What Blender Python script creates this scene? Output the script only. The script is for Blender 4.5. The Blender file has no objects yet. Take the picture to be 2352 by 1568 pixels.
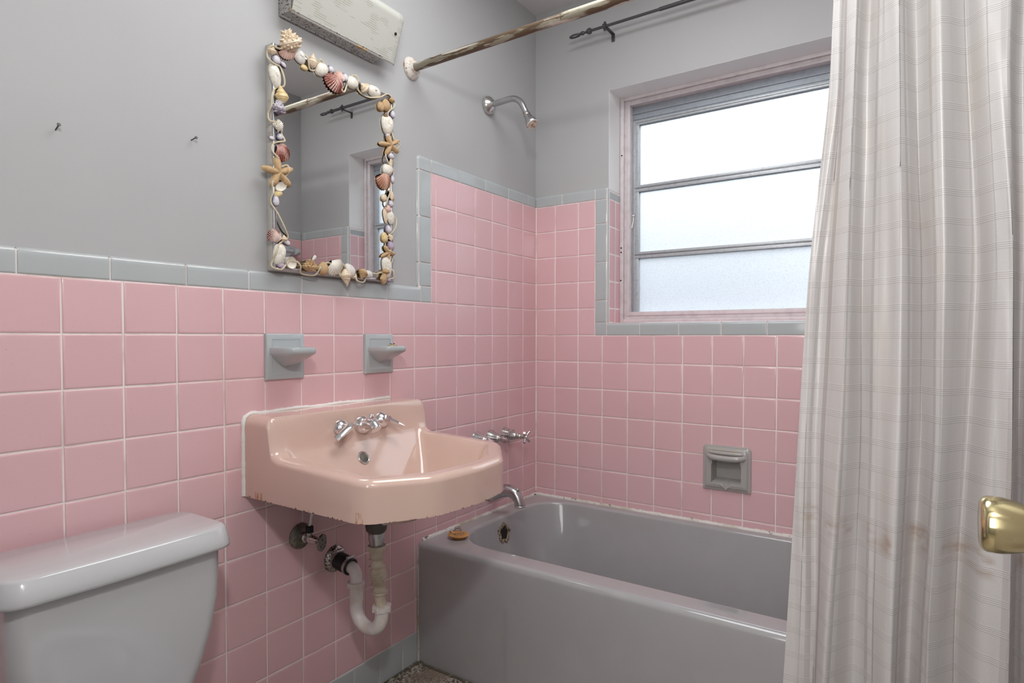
SKY, FLASH, HALL_FILL, CEIL_FILL, EXPO = 1.2, 29.0, 18.5, 14.5, 0.0
import bpy, bmesh, math, random
import numpy as np
from mathutils import Vector, Matrix
random.seed(7)
rng = np.random.RandomState(7)
S = bpy.context.scene
COL = S.collection
PI = math.pi

# ------------------------------------------------------------------ materials
def nodes_of(name):
    m = bpy.data.materials.new(name); m.use_nodes = True
    nt = m.node_tree; nt.nodes.clear()
    out = nt.nodes.new('ShaderNodeOutputMaterial')
    return m, nt, out
def N(nt, typ, **kw):
    n = nt.nodes.new(typ)
    for k, v in kw.items(): setattr(n, k, v)
    return n
def setin(n, **kw):
    for k, v in kw.items():
        n.inputs[k.replace('_', ' ')].default_value = v
def c4(c): return (c[0], c[1], c[2], 1.0)
def coordnode(nt, kind='Object'):
    return N(nt, 'ShaderNodeTexCoord').outputs[kind]
def mathn(nt, op, a, b=None, clamp=False):
    n = N(nt, 'ShaderNodeMath', operation=op); n.use_clamp = clamp
    for i, v in enumerate((a, b)):
        if v is None: continue
        if isinstance(v, (int, float)): n.inputs[i].default_value = v
        else: nt.links.new(v, n.inputs[i])
    return n.outputs[0]
def noise_mask(nt, co, scale, lo, hi, detail=4, stretch=None):
    if stretch:
        mp = N(nt, 'ShaderNodeMapping'); mp.inputs['Scale'].default_value = stretch
        nt.links.new(co, mp.inputs['Vector']); co = mp.outputs[0]
    n = N(nt, 'ShaderNodeTexNoise'); setin(n, Scale=scale, Detail=detail)
    nt.links.new(co, n.inputs['Vector'])
    r = N(nt, 'ShaderNodeMapRange'); r.inputs['From Min'].default_value = lo; r.inputs['From Max'].default_value = hi
    nt.links.new(n.outputs['Fac'], r.inputs['Value'])
    return r.outputs[0]
def mixc(nt, fac, a, b):
    n = N(nt, 'ShaderNodeMix', data_type='RGBA')
    def put(v, s):
        if isinstance(v, (tuple, list)): s.default_value = c4(v)
        else: nt.links.new(v, s)
    if isinstance(fac, (int, float)): n.inputs[0].default_value = fac
    else: nt.links.new(fac, n.inputs[0])
    put(a, n.inputs[6]); put(b, n.inputs[7])
    return n.outputs[2]
def mat(name, col, rough=0.5, metal=0.0, coat=0.0, layers=(), bump=None, spec=0.5, rough2=None):
    """layers: (scale, colour, lo, hi[, stretch]) noise patches; bump: (scale, strength, distance)"""
    m, nt, out = nodes_of(name)
    p = N(nt, 'ShaderNodeBsdfPrincipled'); nt.links.new(p.outputs[0], out.inputs[0])
    setin(p, Roughness=rough, Metallic=metal)
    p.inputs['Coat Weight'].default_value = coat; p.inputs['Coat Roughness'].default_value = 0.04
    p.inputs['Specular IOR Level'].default_value = spec
    co = coordnode(nt)
    cur = tuple(col); last = None
    for L in layers:
        mk = noise_mask(nt, co, L[0], L[2], L[3], 5, L[4] if len(L) > 4 else None)
        cur = mixc(nt, mk, cur, L[1]); last = mk
    if isinstance(cur, tuple): p.inputs['Base Color'].default_value = c4(cur)
    else: nt.links.new(cur, p.inputs['Base Color'])
    if rough2 is not None and last is not None:
        r = N(nt, 'ShaderNodeMapRange'); r.inputs['To Min'].default_value = rough; r.inputs['To Max'].default_value = rough2
        nt.links.new(last, r.inputs['Value']); nt.links.new(r.outputs[0], p.inputs['Roughness'])
        if metal > 0:
            r = N(nt, 'ShaderNodeMapRange'); r.inputs['To Min'].default_value = metal; r.inputs['To Max'].default_value = 0.1
            nt.links.new(last, r.inputs['Value']); nt.links.new(r.outputs[0], p.inputs['Metallic'])
    if bump:
        n = N(nt, 'ShaderNodeTexNoise'); setin(n, Scale=bump[0], Detail=4.0); nt.links.new(co, n.inputs['Vector'])
        b = N(nt, 'ShaderNodeBump'); setin(b, Strength=bump[1], Distance=bump[2])
        nt.links.new(n.outputs['Fac'], b.inputs['Height']); nt.links.new(b.outputs[0], p.inputs['Normal'])
    return m
def tile_mat(name, col, col2, rough=0.13):
    m, nt, out = nodes_of(name)
    p = N(nt, 'ShaderNodeBsdfPrincipled'); nt.links.new(p.outputs[0], out.inputs[0])
    setin(p, Roughness=rough)
    a = N(nt, 'ShaderNodeAttribute', attribute_name='tone')
    co = coordnode(nt)
    c = mixc(nt, a.outputs['Fac'], col, col2)
    mk = noise_mask(nt, co, 260, 0.70, 0.76, 2)
    c = mixc(nt, mk, c, (col[0]*.8, col[1]*.75, col[2]*.75))
    nt.links.new(c, p.inputs['Base Color'])
    n = N(nt, 'ShaderNodeTexNoise'); setin(n, Scale=28.0, Detail=2.0); nt.links.new(co, n.inputs['Vector'])
    b = N(nt, 'ShaderNodeBump'); setin(b, Strength=0.10, Distance=0.002)
    nt.links.new(n.outputs['Fac'], b.inputs['Height']); nt.links.new(b.outputs[0], p.inputs['Normal'])
    return m

M = {}
M['paint'] = mat('wall_paint', (.43, .433, .436), .6, bump=(70, .12, .002), layers=[(420, (.27, .265, .26), .74, .78), (3, (.418, .418, .422), .45, .7)])
M['gloss_paint'] = mat('white_gloss_paint', (.80, .80, .79), .25, layers=[(200, (.35, .25, .2), .76, .79)], bump=(60, .15, .002))
M['ceil'] = mat('ceiling_paint', (.66, .655, .64), .8, bump=(120, .4, .003))
M['pink'] = tile_mat('pink_glaze', (.695, .445, .468), (.71, .465, .486))
M['grey_tile'] = tile_mat('grey_glaze', (.43, .465, .475), (.445, .475, .48), .12)
M['grout'] = mat('grout', (.84, .78, .75), .85, layers=[(9, (.60, .50, .45), .5, .75), (160, (.2, .13, .09), .72, .8)])
M['sink'] = mat('peach_enamel', (.63, .455, .385), .08, coat=.6)
M['tub'] = mat('grey_enamel', (.36, .355, .36), .09, layers=[(500, (.09, .075, .07), .765, .79), (14, (.372, .367, .372), .45, .7)], coat=.4)
M['china'] = mat('grey_china', (.52, .525, .535), .09, coat=.3, layers=[(330, (.3, .27, .25), .77, .8)])
M['caulk'] = mat('caulk', (.68, .66, .62), .7, layers=[(55, (.10, .08, .06), .60, .68), (9, (.42, .36, .28), .5, .7)], bump=(140, .5, .003))
M['caulk_white'] = mat('caulk_white', (.80, .79, .76), .6, bump=(140, .5, .002))
M['chrome'] = mat('chrome', (.80, .80, .82), .07, 1.0)
M['old_chrome'] = mat('old_chrome', (.62, .61, .60), .22, 1.0, layers=[(120, (.30, .26, .20), .56, .66)], rough2=.55)
M['spout'] = mat('dull_chrome', (.50, .49, .50), .25, .95, layers=[(60, (.42, .40, .40), .5, .7)])
M['rust_chrome'] = mat('rusted_chrome', (.55, .53, .50), .3, .9, layers=[(210, (.06, .04, .03), .53, .57), (60, (.30, .14, .06), .62, .7)], rough2=.8)
M['tarnish'] = mat('tarnished_brass', (.17, .16, .14), .45, .7, layers=[(50, (.30, .27, .23), .5, .62), (80, (.12, .06, .03), .6, .7)], rough2=.7)
M['black'] = mat('black_rubber', (.012, .012, .013), .45)
M['dark'] = mat('dark_cavity', (.006, .005, .004), .9)
M['steel'] = mat('clamp_steel', (.55, .55, .56), .3, 1.0)
M['pvc'] = mat('white_pvc', (.74, .71, .69), .35, layers=[(22, (.62, .57, .50), .48, .68), (160, (.3, .22, .16), .70, .76)])
M['pvc_old'] = mat('aged_pvc', (.60, .54, .44), .42, layers=[(24, (.48, .41, .30), .45, .65), (120, (.22, .15, .10), .66, .72)])
M['bronze_dark'] = mat('grimy_nut', (.11, .105, .095), .5, .5, layers=[(40, (.18, .16, .13), .5, .65)])
M['iron'] = mat('dark_iron', (.075, .075, .08), .42, .3)
M['rod'] = mat('flaking_rod', (.30, .275, .21), .45, .35, layers=[(7, (.115, .075, .045), .46, .50, (1, 6, 6)), (11, (.55, .50, .44), .58, .60, (.7, 6, 9)), (60, (.05, .03, .02), .68, .72, (1, 3, 3))])
M['flange'] = mat('rusty_white', (.66, .62, .56), .55, layers=[(60, (.42, .22, .11), .52, .60), (150, (.10, .05, .03), .66, .70)])
M['pan'] = mat('speckled_pan', (.42, .41, .40), .5, .2, layers=[(190, (.06, .04, .03), .57, .60), (40, (.30, .22, .15), .58, .72)])
M['frame'] = mat('window_paint', (.66, .61, .625), .42, layers=[(40, (.58, .53, .545), .45, .7), (260, (.12, .11, .11), .72, .77)], bump=(60, .2, .001))
M['alu'] = mat('aluminium', (.49, .52, .545), .42, .35, layers=[(90, (.41, .435, .46), .5, .7)], bump=(200, .2, .001))
M['head'] = mat('aluminium_head', (.37, .41, .455), .5, .2, layers=[(70, (.32, .355, .40), .45, .7)])
M['rope'] = mat('cotton_rope', (.60, .53, .39), .85)
M['brass'] = mat('polished_brass', (.74, .64, .36), .13, 1.0, layers=[(60, (.52, .42, .20), .62, .75)])
M['corroded'] = mat('corroded_ring', (.30, .24, .16), .75, .1, layers=[(140, (.05, .035, .02), .52, .58), (90, (.46, .40, .30), .58, .66)], bump=(200, .6, .002))
M['stopper'] = mat('amber_rubber', (.62, .33, .10), .5, layers=[(40, (.52, .25, .07), .5, .7)])
M['stopper_pale'] = mat('pale_rubber', (.55, .45, .27), .6)
M['bead'] = mat('bead_metal', (.70, .60, .50), .25, .9, layers=[(150, (.10, .06, .03), .5, .58)], rough2=.5)
M['door'] = mat('door_paint', (.66, .65, .63), .4)
M['mold'] = mat('floor_joint', (.10, .085, .06), .9, layers=[(60, (.40, .37, .30), .55, .66)])
SH = dict(cream=((.72, .60, .45), (.60, .42, .26)), white=((.76, .73, .66), (.66, .58, .44)), pink=((.74, .52, .45), (.60, .34, .27)), blue=((.45, .46, .56), (.20, .20, .34)),
    lilac=((.48, .42, .46), (.27, .19, .30)), purple=((.36, .29, .37), (.17, .10, .20)), yellow=((.72, .58, .32), (.62, .42, .14)), tan=((.52, .36, .20), (.38, .23, .10)),
    brown=((.30, .18, .10), (.16, .09, .05)), red=((.24, .045, .03), (.70, .50, .44)), rust=((.42, .17, .10), (.66, .46, .36)), stripe=((.72, .56, .50), (.15, .03, .03)), pearl=((.72, .70, .66), (.58, .54, .48)))
def shell_mat(key):
    a, b = SH[key]
    if key in ('red', 'rust', 'stripe'):
        m, nt, out = nodes_of('shell_' + key)
        p = N(nt, 'ShaderNodeBsdfPrincipled'); nt.links.new(p.outputs[0], out.inputs[0]); setin(p, Roughness=.45)
        uv = N(nt, 'ShaderNodeSeparateXYZ'); nt.links.new(coordnode(nt, 'UV'), uv.inputs[0])
        st = mathn(nt, 'SINE', mathn(nt, 'MULTIPLY', uv.outputs[0], 15 * 2 * PI))
        n = N(nt, 'ShaderNodeTexNoise'); setin(n, Scale=230.0, Detail=3.0); nt.links.new(coordnode(nt), n.inputs['Vector'])
        v = mathn(nt, 'ADD', mathn(nt, 'MULTIPLY', st, .30), n.outputs['Fac'])
        if key == 'stripe': v = mathn(nt, 'ADD', v, mathn(nt, 'MULTIPLY', mathn(nt, 'SUBTRACT', uv.outputs[1], .75), .9))
        r = N(nt, 'ShaderNodeMapRange'); r.inputs['From Min'].default_value = .50; r.inputs['From Max'].default_value = .68
        nt.links.new(v, r.inputs['Value'])
        nt.links.new(mixc(nt, r.outputs[0], a, b), p.inputs['Base Color'])
        return m
    m, nt, out = nodes_of('shell_' + key)
    q = N(nt, 'ShaderNodeBsdfPrincipled'); nt.links.new(q.outputs[0], out.inputs[0]); setin(q, Roughness=.36 if key != 'tan' else .8)
    co = coordnode(nt); uv = N(nt, 'ShaderNodeSeparateXYZ'); nt.links.new(coordnode(nt, 'UV'), uv.inputs[0])
    n = N(nt, 'ShaderNodeTexNoise'); setin(n, Scale=160.0, Detail=4.0); nt.links.new(co, n.inputs['Vector'])
    band = mathn(nt, 'SINE', mathn(nt, 'ADD', mathn(nt, 'MULTIPLY', uv.outputs[1], 8*2*PI), mathn(nt, 'MULTIPLY', n.outputs['Fac'], 6)))
    v = mathn(nt, 'ADD', n.outputs['Fac'], mathn(nt, 'MULTIPLY', band, .065))
    r = N(nt, 'ShaderNodeMapRange'); r.inputs['From Min'].default_value = .48; r.inputs['From Max'].default_value = .70
    nt.links.new(v, r.inputs['Value']); c = mixc(nt, r.outputs[0], a, b)
    if key in ('blue', 'lilac', 'purple'):
        e = N(nt, 'ShaderNodeMapRange'); e.inputs['From Min'].default_value = .62; e.inputs['From Max'].default_value = .12
        nt.links.new(mathn(nt, 'ADD', uv.outputs[1], mathn(nt, 'MULTIPLY', mathn(nt, 'SUBTRACT', n.outputs['Fac'], .5), .5)), e.inputs['Value'])
        c = mixc(nt, e.outputs[0], (.66, .63, .66) if key != 'purple' else (.46, .37, .47), tuple(x*.55 for x in b))
    nt.links.new(c, q.inputs['Base Color'])
    bp = N(nt, 'ShaderNodeBump'); setin(bp, Strength=.45, Distance=.0012)
    nt.links.new(mathn(nt, 'ADD', mathn(nt, 'MULTIPLY', n.outputs['Fac'], 1.0 if key != 'tan' else 2.5), mathn(nt, 'MULTIPLY', band, .18)), bp.inputs['Height']); nt.links.new(bp.outputs[0], q.inputs['Normal'])
    return m
for k in SH: M['shell_' + k] = shell_mat(k)

# enamel of the sink: rusted lower edge
def sink_material():
    m = M['sink']; nt = m.node_tree
    p = [n for n in nt.nodes if n.type == 'BSDF_PRINCIPLED'][0]
    co = coordnode(nt)
    z = N(nt, 'ShaderNodeSeparateXYZ'); nt.links.new(N(nt, 'ShaderNodeNewGeometry').outputs['Position'], z.inputs[0])
    n = N(nt, 'ShaderNodeTexNoise'); setin(n, Scale=130.0, Detail=5.0); nt.links.new(co, n.inputs['Vector'])
    h = mathn(nt, 'SUBTRACT', z.outputs[2], .6875)
    e = mathn(nt, 'SUBTRACT', mathn(nt, 'MULTIPLY', mathn(nt, 'SUBTRACT', n.outputs['Fac'], .47), .026), h)
    mk = N(nt, 'ShaderNodeMapRange'); mk.inputs['From Min'].default_value = 0; mk.inputs['From Max'].default_value = .0022
    nt.links.new(e, mk.inputs['Value'])
    sk = N(nt, 'ShaderNodeAttribute', attribute_name='tone')
    c = mixc(nt, mathn(nt, 'MULTIPLY', mk.outputs[0], sk.outputs['Fac']), (.63, .455, .385), (.075, .03, .018))
    # two ochre runs above the lower edge near the wall side and the front corner
    for (xa, xb, zt) in ((.395, .412, .712), (.045, .075, .706)):
        w = mathn(nt, 'MULTIPLY', mathn(nt, 'GREATER_THAN', z.outputs[0], xa), mathn(nt, 'LESS_THAN', z.outputs[0], xb))
        w = mathn(nt, 'MULTIPLY', w, mathn(nt, 'LESS_THAN', z.outputs[2], zt))
        w = mathn(nt, 'MULTIPLY', w, mathn(nt, 'LESS_THAN', z.outputs[1], -1.33))
        n2 = noise_mask(nt, co, 170, .42, .62, 3, (1, 1, .25))
        c = mixc(nt, mathn(nt, 'MULTIPLY', w, n2), c, (.42, .19, .07))
    nt.links.new(c, p.inputs['Base Color'])
sink_material()

def terrazzo():
    m, nt, out = nodes_of('terrazzo')
    p = N(nt, 'ShaderNodeBsdfPrincipled'); nt.links.new(p.outputs[0], out.inputs[0]); setin(p, Roughness=.35)
    co = coordnode(nt)
    v = N(nt, 'ShaderNodeTexVoronoi'); setin(v, Scale=190.0, Randomness=1.0); nt.links.new(co, v.inputs['Vector'])
    s = N(nt, 'ShaderNodeSeparateColor'); nt.links.new(v.outputs['Color'], s.inputs[0])
    c = mixc(nt, mathn(nt, 'GREATER_THAN', s.outputs[0], .62), (.46, .40, .345), (.10, .075, .06))
    c = mixc(nt, mathn(nt, 'GREATER_THAN', s.outputs[1], .80), c, (.62, .57, .50))
    c = mixc(nt, mathn(nt, 'GREATER_THAN', s.outputs[2], .88), c, (.02, .02, .02))
    c = mixc(nt, noise_mask(nt, co, 5, .45, .7), c, (.25, .19, .14))
    nt.links.new(c, p.inputs['Base Color'])
    return m
M['terrazzo'] = terrazzo()

def glass_mat():
    m, nt, out = nodes_of('obscure_glass')
    co = coordnode(nt)
    n = N(nt, 'ShaderNodeTexNoise'); setin(n, Scale=330.0, Detail=2.0); nt.links.new(co, n.inputs['Vector'])
    b = N(nt, 'ShaderNodeBump'); setin(b, Strength=.5, Distance=.0015); nt.links.new(n.outputs['Fac'], b.inputs['Height'])
    n2 = N(nt, 'ShaderNodeTexNoise'); setin(n2, Scale=520.0, Detail=1.0); nt.links.new(co, n2.inputs['Vector'])
    r = N(nt, 'ShaderNodeMapRange'); r.inputs['From Min'].default_value = .30; r.inputs['From Max'].default_value = .42
    nt.links.new(n2.outputs['Fac'], r.inputs['Value'])
    c = mixc(nt, r.outputs[0], (.72, .76, .80), (.93, .95, .97))
    t = N(nt, 'ShaderNodeBsdfTranslucent'); nt.links.new(c, t.inputs['Color'])
    f = N(nt, 'ShaderNodeBsdfRefraction'); setin(f, Roughness=.40, IOR=1.3); nt.links.new(c, f.inputs['Color']); nt.links.new(b.outputs[0], f.inputs['Normal'])
    g = N(nt, 'ShaderNodeBsdfGlossy'); setin(g, Roughness=.15); g.inputs['Color'].default_value = (.9, .9, .9, 1); nt.links.new(b.outputs[0], g.inputs['Normal'])
    x1 = N(nt, 'ShaderNodeMixShader'); x1.inputs[0].default_value = .66
    nt.links.new(t.outputs[0], x1.inputs[1]); nt.links.new(f.outputs[0], x1.inputs[2])
    x2 = N(nt, 'ShaderNodeMixShader'); x2.inputs[0].default_value = .05
    nt.links.new(x1.outputs[0], x2.inputs[1]); nt.links.new(g.outputs[0], x2.inputs[2])
    nt.links.new(x2.outputs[0], out.inputs[0])
    return m
M['glass'] = glass_mat()

def mirror_mat():
    m, nt, out = nodes_of('mirror_silver')
    p = N(nt, 'ShaderNodeBsdfPrincipled'); nt.links.new(p.outputs[0], out.inputs[0])
    setin(p, Metallic=1.0, Roughness=.012); p.inputs['Base Color'].default_value = (.82, .83, .82, 1)
    return m
M['mirror'] = mirror_mat()

def diffuser_mat():
    m, nt, out = nodes_of('ribbed_acrylic')
    p = N(nt, 'ShaderNodeBsdfPrincipled'); setin(p, Roughness=.3)
    co = coordnode(nt)
    blob = noise_mask(nt, co, 17, .55, .60, 2, (1, 1, 2.2))
    z = N(nt, 'ShaderNodeSeparateXYZ'); nt.links.new(co, z.inputs[0])
    ln = mathn(nt, 'GREATER_THAN', mathn(nt, 'SINE', mathn(nt, 'MULTIPLY', z.outputs[2], 2*PI/.0052)), .35)
    ends = mathn(nt, 'ADD', mathn(nt, 'LESS_THAN', z.outputs[1], .028), mathn(nt, 'GREATER_THAN', z.outputs[1], .347))
    jag = noise_mask(nt, co, 90, .40, .5, 1, (1, .2, 4))
    k = mathn(nt, 'MULTIPLY', mathn(nt, 'ADD', blob, mathn(nt, 'MULTIPLY', ends, jag), True), ln, True)
    c = mixc(nt, mathn(nt, 'MULTIPLY', k, .55), (.66, .665, .61), (.36, .34, .27))
    nt.links.new(c, p.inputs['Base Color'])
    t = N(nt, 'ShaderNodeBsdfTranslucent'); nt.links.new(c, t.inputs['Color'])
    x = N(nt, 'ShaderNodeMixShader'); x.inputs[0].default_value = .25
    nt.links.new(p.outputs[0], x.inputs[1]); nt.links.new(t.outputs[0], x.inputs[2]); nt.links.new(x.outputs[0], out.inputs[0])
    return m
M['diffuser'] = diffuser_mat()

def curtain_mat():
    m, nt, out = nodes_of('plaid_curtain_cloth')
    uv = N(nt, 'ShaderNodeSeparateXYZ'); nt.links.new(coordnode(nt, 'UV'), uv.inputs[0])
    U, V = uv.outputs[0], uv.outputs[1]
    vm = mathn(nt, 'FLOORED_MODULO', V, .0533) if False else mathn(nt, 'MODULO', mathn(nt, 'ADD', V, 5.0), .0533)
    inb = mathn(nt, 'LESS_THAN', vm, .0142)
    lv = mathn(nt, 'MODULO', vm, .0036)
    dark = mathn(nt, 'MULTIPLY', inb, mathn(nt, 'LESS_THAN', lv, .0012))
    lite = mathn(nt, 'MULTIPLY', inb, mathn(nt, 'GREATER_THAN', lv, .0020))
    um = mathn(nt, 'MODULO', mathn(nt, 'ADD', U, 5.0), .093)
    sd = mathn(nt, 'LESS_THAN', um, .0085)
    sl = mathn(nt, 'MULTIPLY', mathn(nt, 'GREATER_THAN', um, .0085), mathn(nt, 'LESS_THAN', um, .0175))
    half = mathn(nt, 'GREATER_THAN', um, .055)
    co = coordnode(nt)
    base = mixc(nt, half, (.725, .712, .70), (.755, .745, .735))
    base = mixc(nt, mathn(nt, 'MULTIPLY', sd, .34), base, (.44, .41, .405))
    base = mixc(nt, mathn(nt, 'MULTIPLY', sl, .6), base, (.87, .86, .845))
    base = mixc(nt, mathn(nt, 'MULTIPLY', lite, .6), base, (.88, .87, .85))
    base = mixc(nt, mathn(nt, 'MULTIPLY', dark, .42), base, (.27, .245, .24))
    hem = mathn(nt, 'MULTIPLY', mathn(nt, 'GREATER_THAN', U, .050), mathn(nt, 'LESS_THAN', U, .061))
    base = mixc(nt, mathn(nt, 'MULTIPLY', hem, .55), base, (.36, .31, .29))
    # weave
    wv = noise_mask(nt, coordnode(nt, 'UV'), 900, .35, .65, 1, (1, .35, 1))
    base = mixc(nt, mathn(nt, 'MULTIPLY', wv, .16), base, (.50, .46, .44))
    # old brown water line and yellowing
    nz = N(nt, 'ShaderNodeTexNoise'); setin(nz, Scale=6.0, Detail=4.0); nt.links.new(coordnode(nt, 'UV'), nz.inputs['Vector'])
    line = mathn(nt, 'ADD', mathn(nt, 'ADD', V, mathn(nt, 'MULTIPLY', U, .03)), mathn(nt, 'MULTIPLY', nz.outputs['Fac'], .06))
    dd = mathn(nt, 'ABSOLUTE', mathn(nt, 'SUBTRACT', line, .722))
    g = N(nt, 'ShaderNodeMapRange'); g.inputs['From Min'].default_value = .036; g.inputs['From Max'].default_value = .006
    nt.links.new(dd, g.inputs['Value'])
    st = mathn(nt, 'MULTIPLY', noise_mask(nt, coordnode(nt, 'UV'), 20, .40, .66, 5, (.9, 2.6, 1)), noise_mask(nt, coordnode(nt, 'UV'), 13, .44, .60, 2, (1, .3, 1)))
    base = mixc(nt, mathn(nt, 'MULTIPLY', mathn(nt, 'MULTIPLY', g.outputs[0], st), .85), base, (.40, .25, .14))
    yl = noise_mask(nt, coordnode(nt, 'UV'), 7, .52, .72, 3, (2, .6, 1))
    base = mixc(nt, mathn(nt, 'MULTIPLY', yl, .22), base, (.66, .55, .42))
    d = N(nt, 'ShaderNodeBsdfDiffuse'); nt.links.new(base, d.inputs['Color'])
    t = N(nt, 'ShaderNodeBsdfTranslucent'); nt.links.new(base, t.inputs['Color'])
    x = N(nt, 'ShaderNodeMixShader'); x.inputs[0].default_value = .24
    nt.links.new(d.outputs[0], x.inputs[1]); nt.links.new(t.outputs[0], x.inputs[2])
    g2 = N(nt, 'ShaderNodeBsdfGlossy'); setin(g2, Roughness=.42); g2.inputs['Color'].default_value = (.9, .89, .86, 1)
    x3 = N(nt, 'ShaderNodeMixShader'); x3.inputs[0].default_value = .10
    nt.links.new(x.outputs[0], x3.inputs[1]); nt.links.new(g2.outputs[0], x3.inputs[2]); nt.links.new(x3.outputs[0], out.inputs[0])
    return m
M['curtain'] = curtain_mat()

# ------------------------------------------------------------------ object helpers
ORG = {}                     # world origin of every object
def tag(o, label=None, cat=None, group=None, kind=None):
    if label: o['label'] = label
    if cat: o['category'] = cat
    if group: o['group'] = group
    if kind: o['kind'] = kind
    return o
def empty(name, loc):
    o = bpy.data.objects.new(name, None); o.empty_display_size = .05
    COL.objects.link(o); o.location = loc; ORG[o] = Vector(loc)
    return o
def link(name, verts, faces, m, parent=None, loc=None, smooth=True, sharp=40, uvs=None, tone=None):
    """mesh from world-space verts; origin = parent's origin, or loc, or base centre"""
    V = np.array(verts, float)
    if parent is not None: org = ORG[parent]
    elif loc is not None: org = Vector(loc)
    else:
        lo, hi = V.min(0), V.max(0); org = Vector(((lo[0]+hi[0])/2, (lo[1]+hi[1])/2, lo[2]))
    V = V - np.array(org)
    me = bpy.data.meshes.new(name)
    me.from_pydata(V.tolist(), [], [tuple(int(i) for i in f) for f in faces])
    me.validate(); me.update()
    me.materials.append(m)
    if smooth:
        me.polygons.foreach_set('use_smooth', [True]*len(me.polygons))
        if sharp: me.set_sharp_from_angle(angle=math.radians(sharp))
    if uvs is not None:
        L = me.uv_layers.new(name='UVMap')
        for lp in me.loops: L.data[lp.index].uv = uvs[lp.vertex_index]
    if tone is not None:
        at = me.attributes.new('tone', 'FLOAT', 'FACE'); at.data.foreach_set('value', [float(t) for t in tone[:len(me.polygons)]])
    o = bpy.data.objects.new(name, me); COL.objects.link(o)
    ORG[o] = org
    if parent is not None:
        o.parent = parent; o.location = (0, 0, 0)
    else: o.location = org
    return o
class MB:
    def __init__(s): s.v = []; s.f = []
    def add(s, v, f):
        b = len(s.v); s.v.extend([tuple(p) for p in v]); s.f.extend([tuple(i + b for i in q) for q in f]); return s
    def build(s, name, m, parent=None, **k): return link(name, s.v, s.f, m, parent, **k)
def box(x0, x1, y0, y1, z0, z1):
    v = [(x0,y0,z0),(x1,y0,z0),(x1,y1,z0),(x0,y1,z0),(x0,y0,z1),(x1,y0,z1),(x1,y1,z1),(x0,y1,z1)]
    return v, [(0,3,2,1),(4,5,6,7),(0,1,5,4),(1,2,6,5),(2,3,7,6),(3,0,4,7)]
def bevel_box(x0, x1, y0, y1, z0, z1, b=.002, seg=2):
    bm = bmesh.new()
    v, f = box(x0, x1, y0, y1, z0, z1)
    vs = [bm.verts.new(p) for p in v]
    for q in f: bm.faces.new([vs[i] for i in q])
    bmesh.ops.bevel(bm, geom=bm.edges[:], offset=b, segments=seg, affect='EDGES', profile=.5)
    bm.verts.index_update()
    V = [tuple(p.co) for p in bm.verts]; F = [tuple(p.index for p in q.verts) for q in bm.faces]; bm.free()
    return V, F
def frame_of(d):
    d = Vector(d).normalized()
    a = Vector((0, 0, 1)) if abs(d.z) < .9 else Vector((1, 0, 0))
    x = a.cross(d).normalized(); y = d.cross(x)
    return x, y, d
def rings(rs, close_a=True, close_b=True, cyclic=True):
    n = len(rs[0]); v = [p for r in rs for p in r]; f = []
    for i in range(len(rs)-1):
        for j in range(n if cyclic else n-1):
            k = (j+1) % n
            f.append((i*n+j, i*n+k, (i+1)*n+k, (i+1)*n+j))
    if close_a: f.append(tuple(reversed(range(n))))
    if close_b: f.append(tuple(range((len(rs)-1)*n, len(rs)*n)))
    return v, f
def lathe(profile, org, axis, n=32, jitter=None, caps=(True, True)):
    """profile: (distance along axis, radius)"""
    x, y, d = frame_of(axis); o = Vector(org); rs = []
    for i, (t, r) in enumerate(profile):
        ring = []
        for j in range(n):
            a = 2*PI*j/n; rr = r * (1 + (jitter(i, a) if jitter else 0))
            ring.append(o + d*t + x*(rr*math.cos(a)) + y*(rr*math.sin(a)))
        rs.append(ring)
    return rings(rs, *caps)
def catmull(pts, sub=8, closed=False):
    P = [Vector(p) for p in pts]; n = len(P); out = []
    rngi = range(n if closed else n-1)
    for i in rngi:
        p1, p2 = P[i], P[(i+1) % n]
        p0 = P[i-1] if (i > 0 or closed) else p1*2-p2
        p3 = P[(i+2) % n] if (i+2 < n or closed) else p2*2-p1
        for k in range(sub):
            t = k/sub
            out.append(.5*((2*p1)+(p2-p0)*t+(2*p0-5*p1+4*p2-p3)*t*t+(3*p1-p0-3*p2+p3)*t**3))
    if not closed: out.append(P[-1])
    return out
def tube(pts, r, n=14, closed=False, caps=True):
    P = [Vector(p) for p in pts]; m = len(P)
    R = r if isinstance(r, (list, tuple)) else [r]*m
    def tang(i):
        a = P[(i+1) % m] if (closed or i < m-1) else P[i]
        b = P[i-1] if (closed or i > 0) else P[i]
        return (a-b).normalized()
    x, _, _ = frame_of(tang(0)); rs = []
    for i in range(m):
        d = tang(i); x = (x - d*x.dot(d)).normalized(); y = d.cross(x)
        rs.append([P[i] + x*(R[i]*math.cos(2*PI*j/n)) + y*(R[i]*math.sin(2*PI*j/n)) for j in range(n)])
    if closed: rs.append(rs[0]); return rings(rs, False, False)
    return rings(rs, caps, caps)
def sphere(c, r, n=14, sx=1, sy=1, sz=1):
    pr = []; c = Vector(c); rs = []
    for i in range(1, n):
        a = PI*i/n
        rs.append([c + Vector((r*math.sin(a)*math.cos(2*PI*j/(2*n))*sx, r*math.sin(a)*math.sin(2*PI*j/(2*n))*sy, -r*math.cos(a)*sz)) for j in range(2*n)])
    return rings(rs)
def prism(poly, d0, d1, P):
    """poly in (u,v), extruded between depths, mapped by P(u,v,d)"""
    return rings([[P(u, v, d0) for u, v in poly], [P(u, v, d1) for u, v in poly]])

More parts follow.
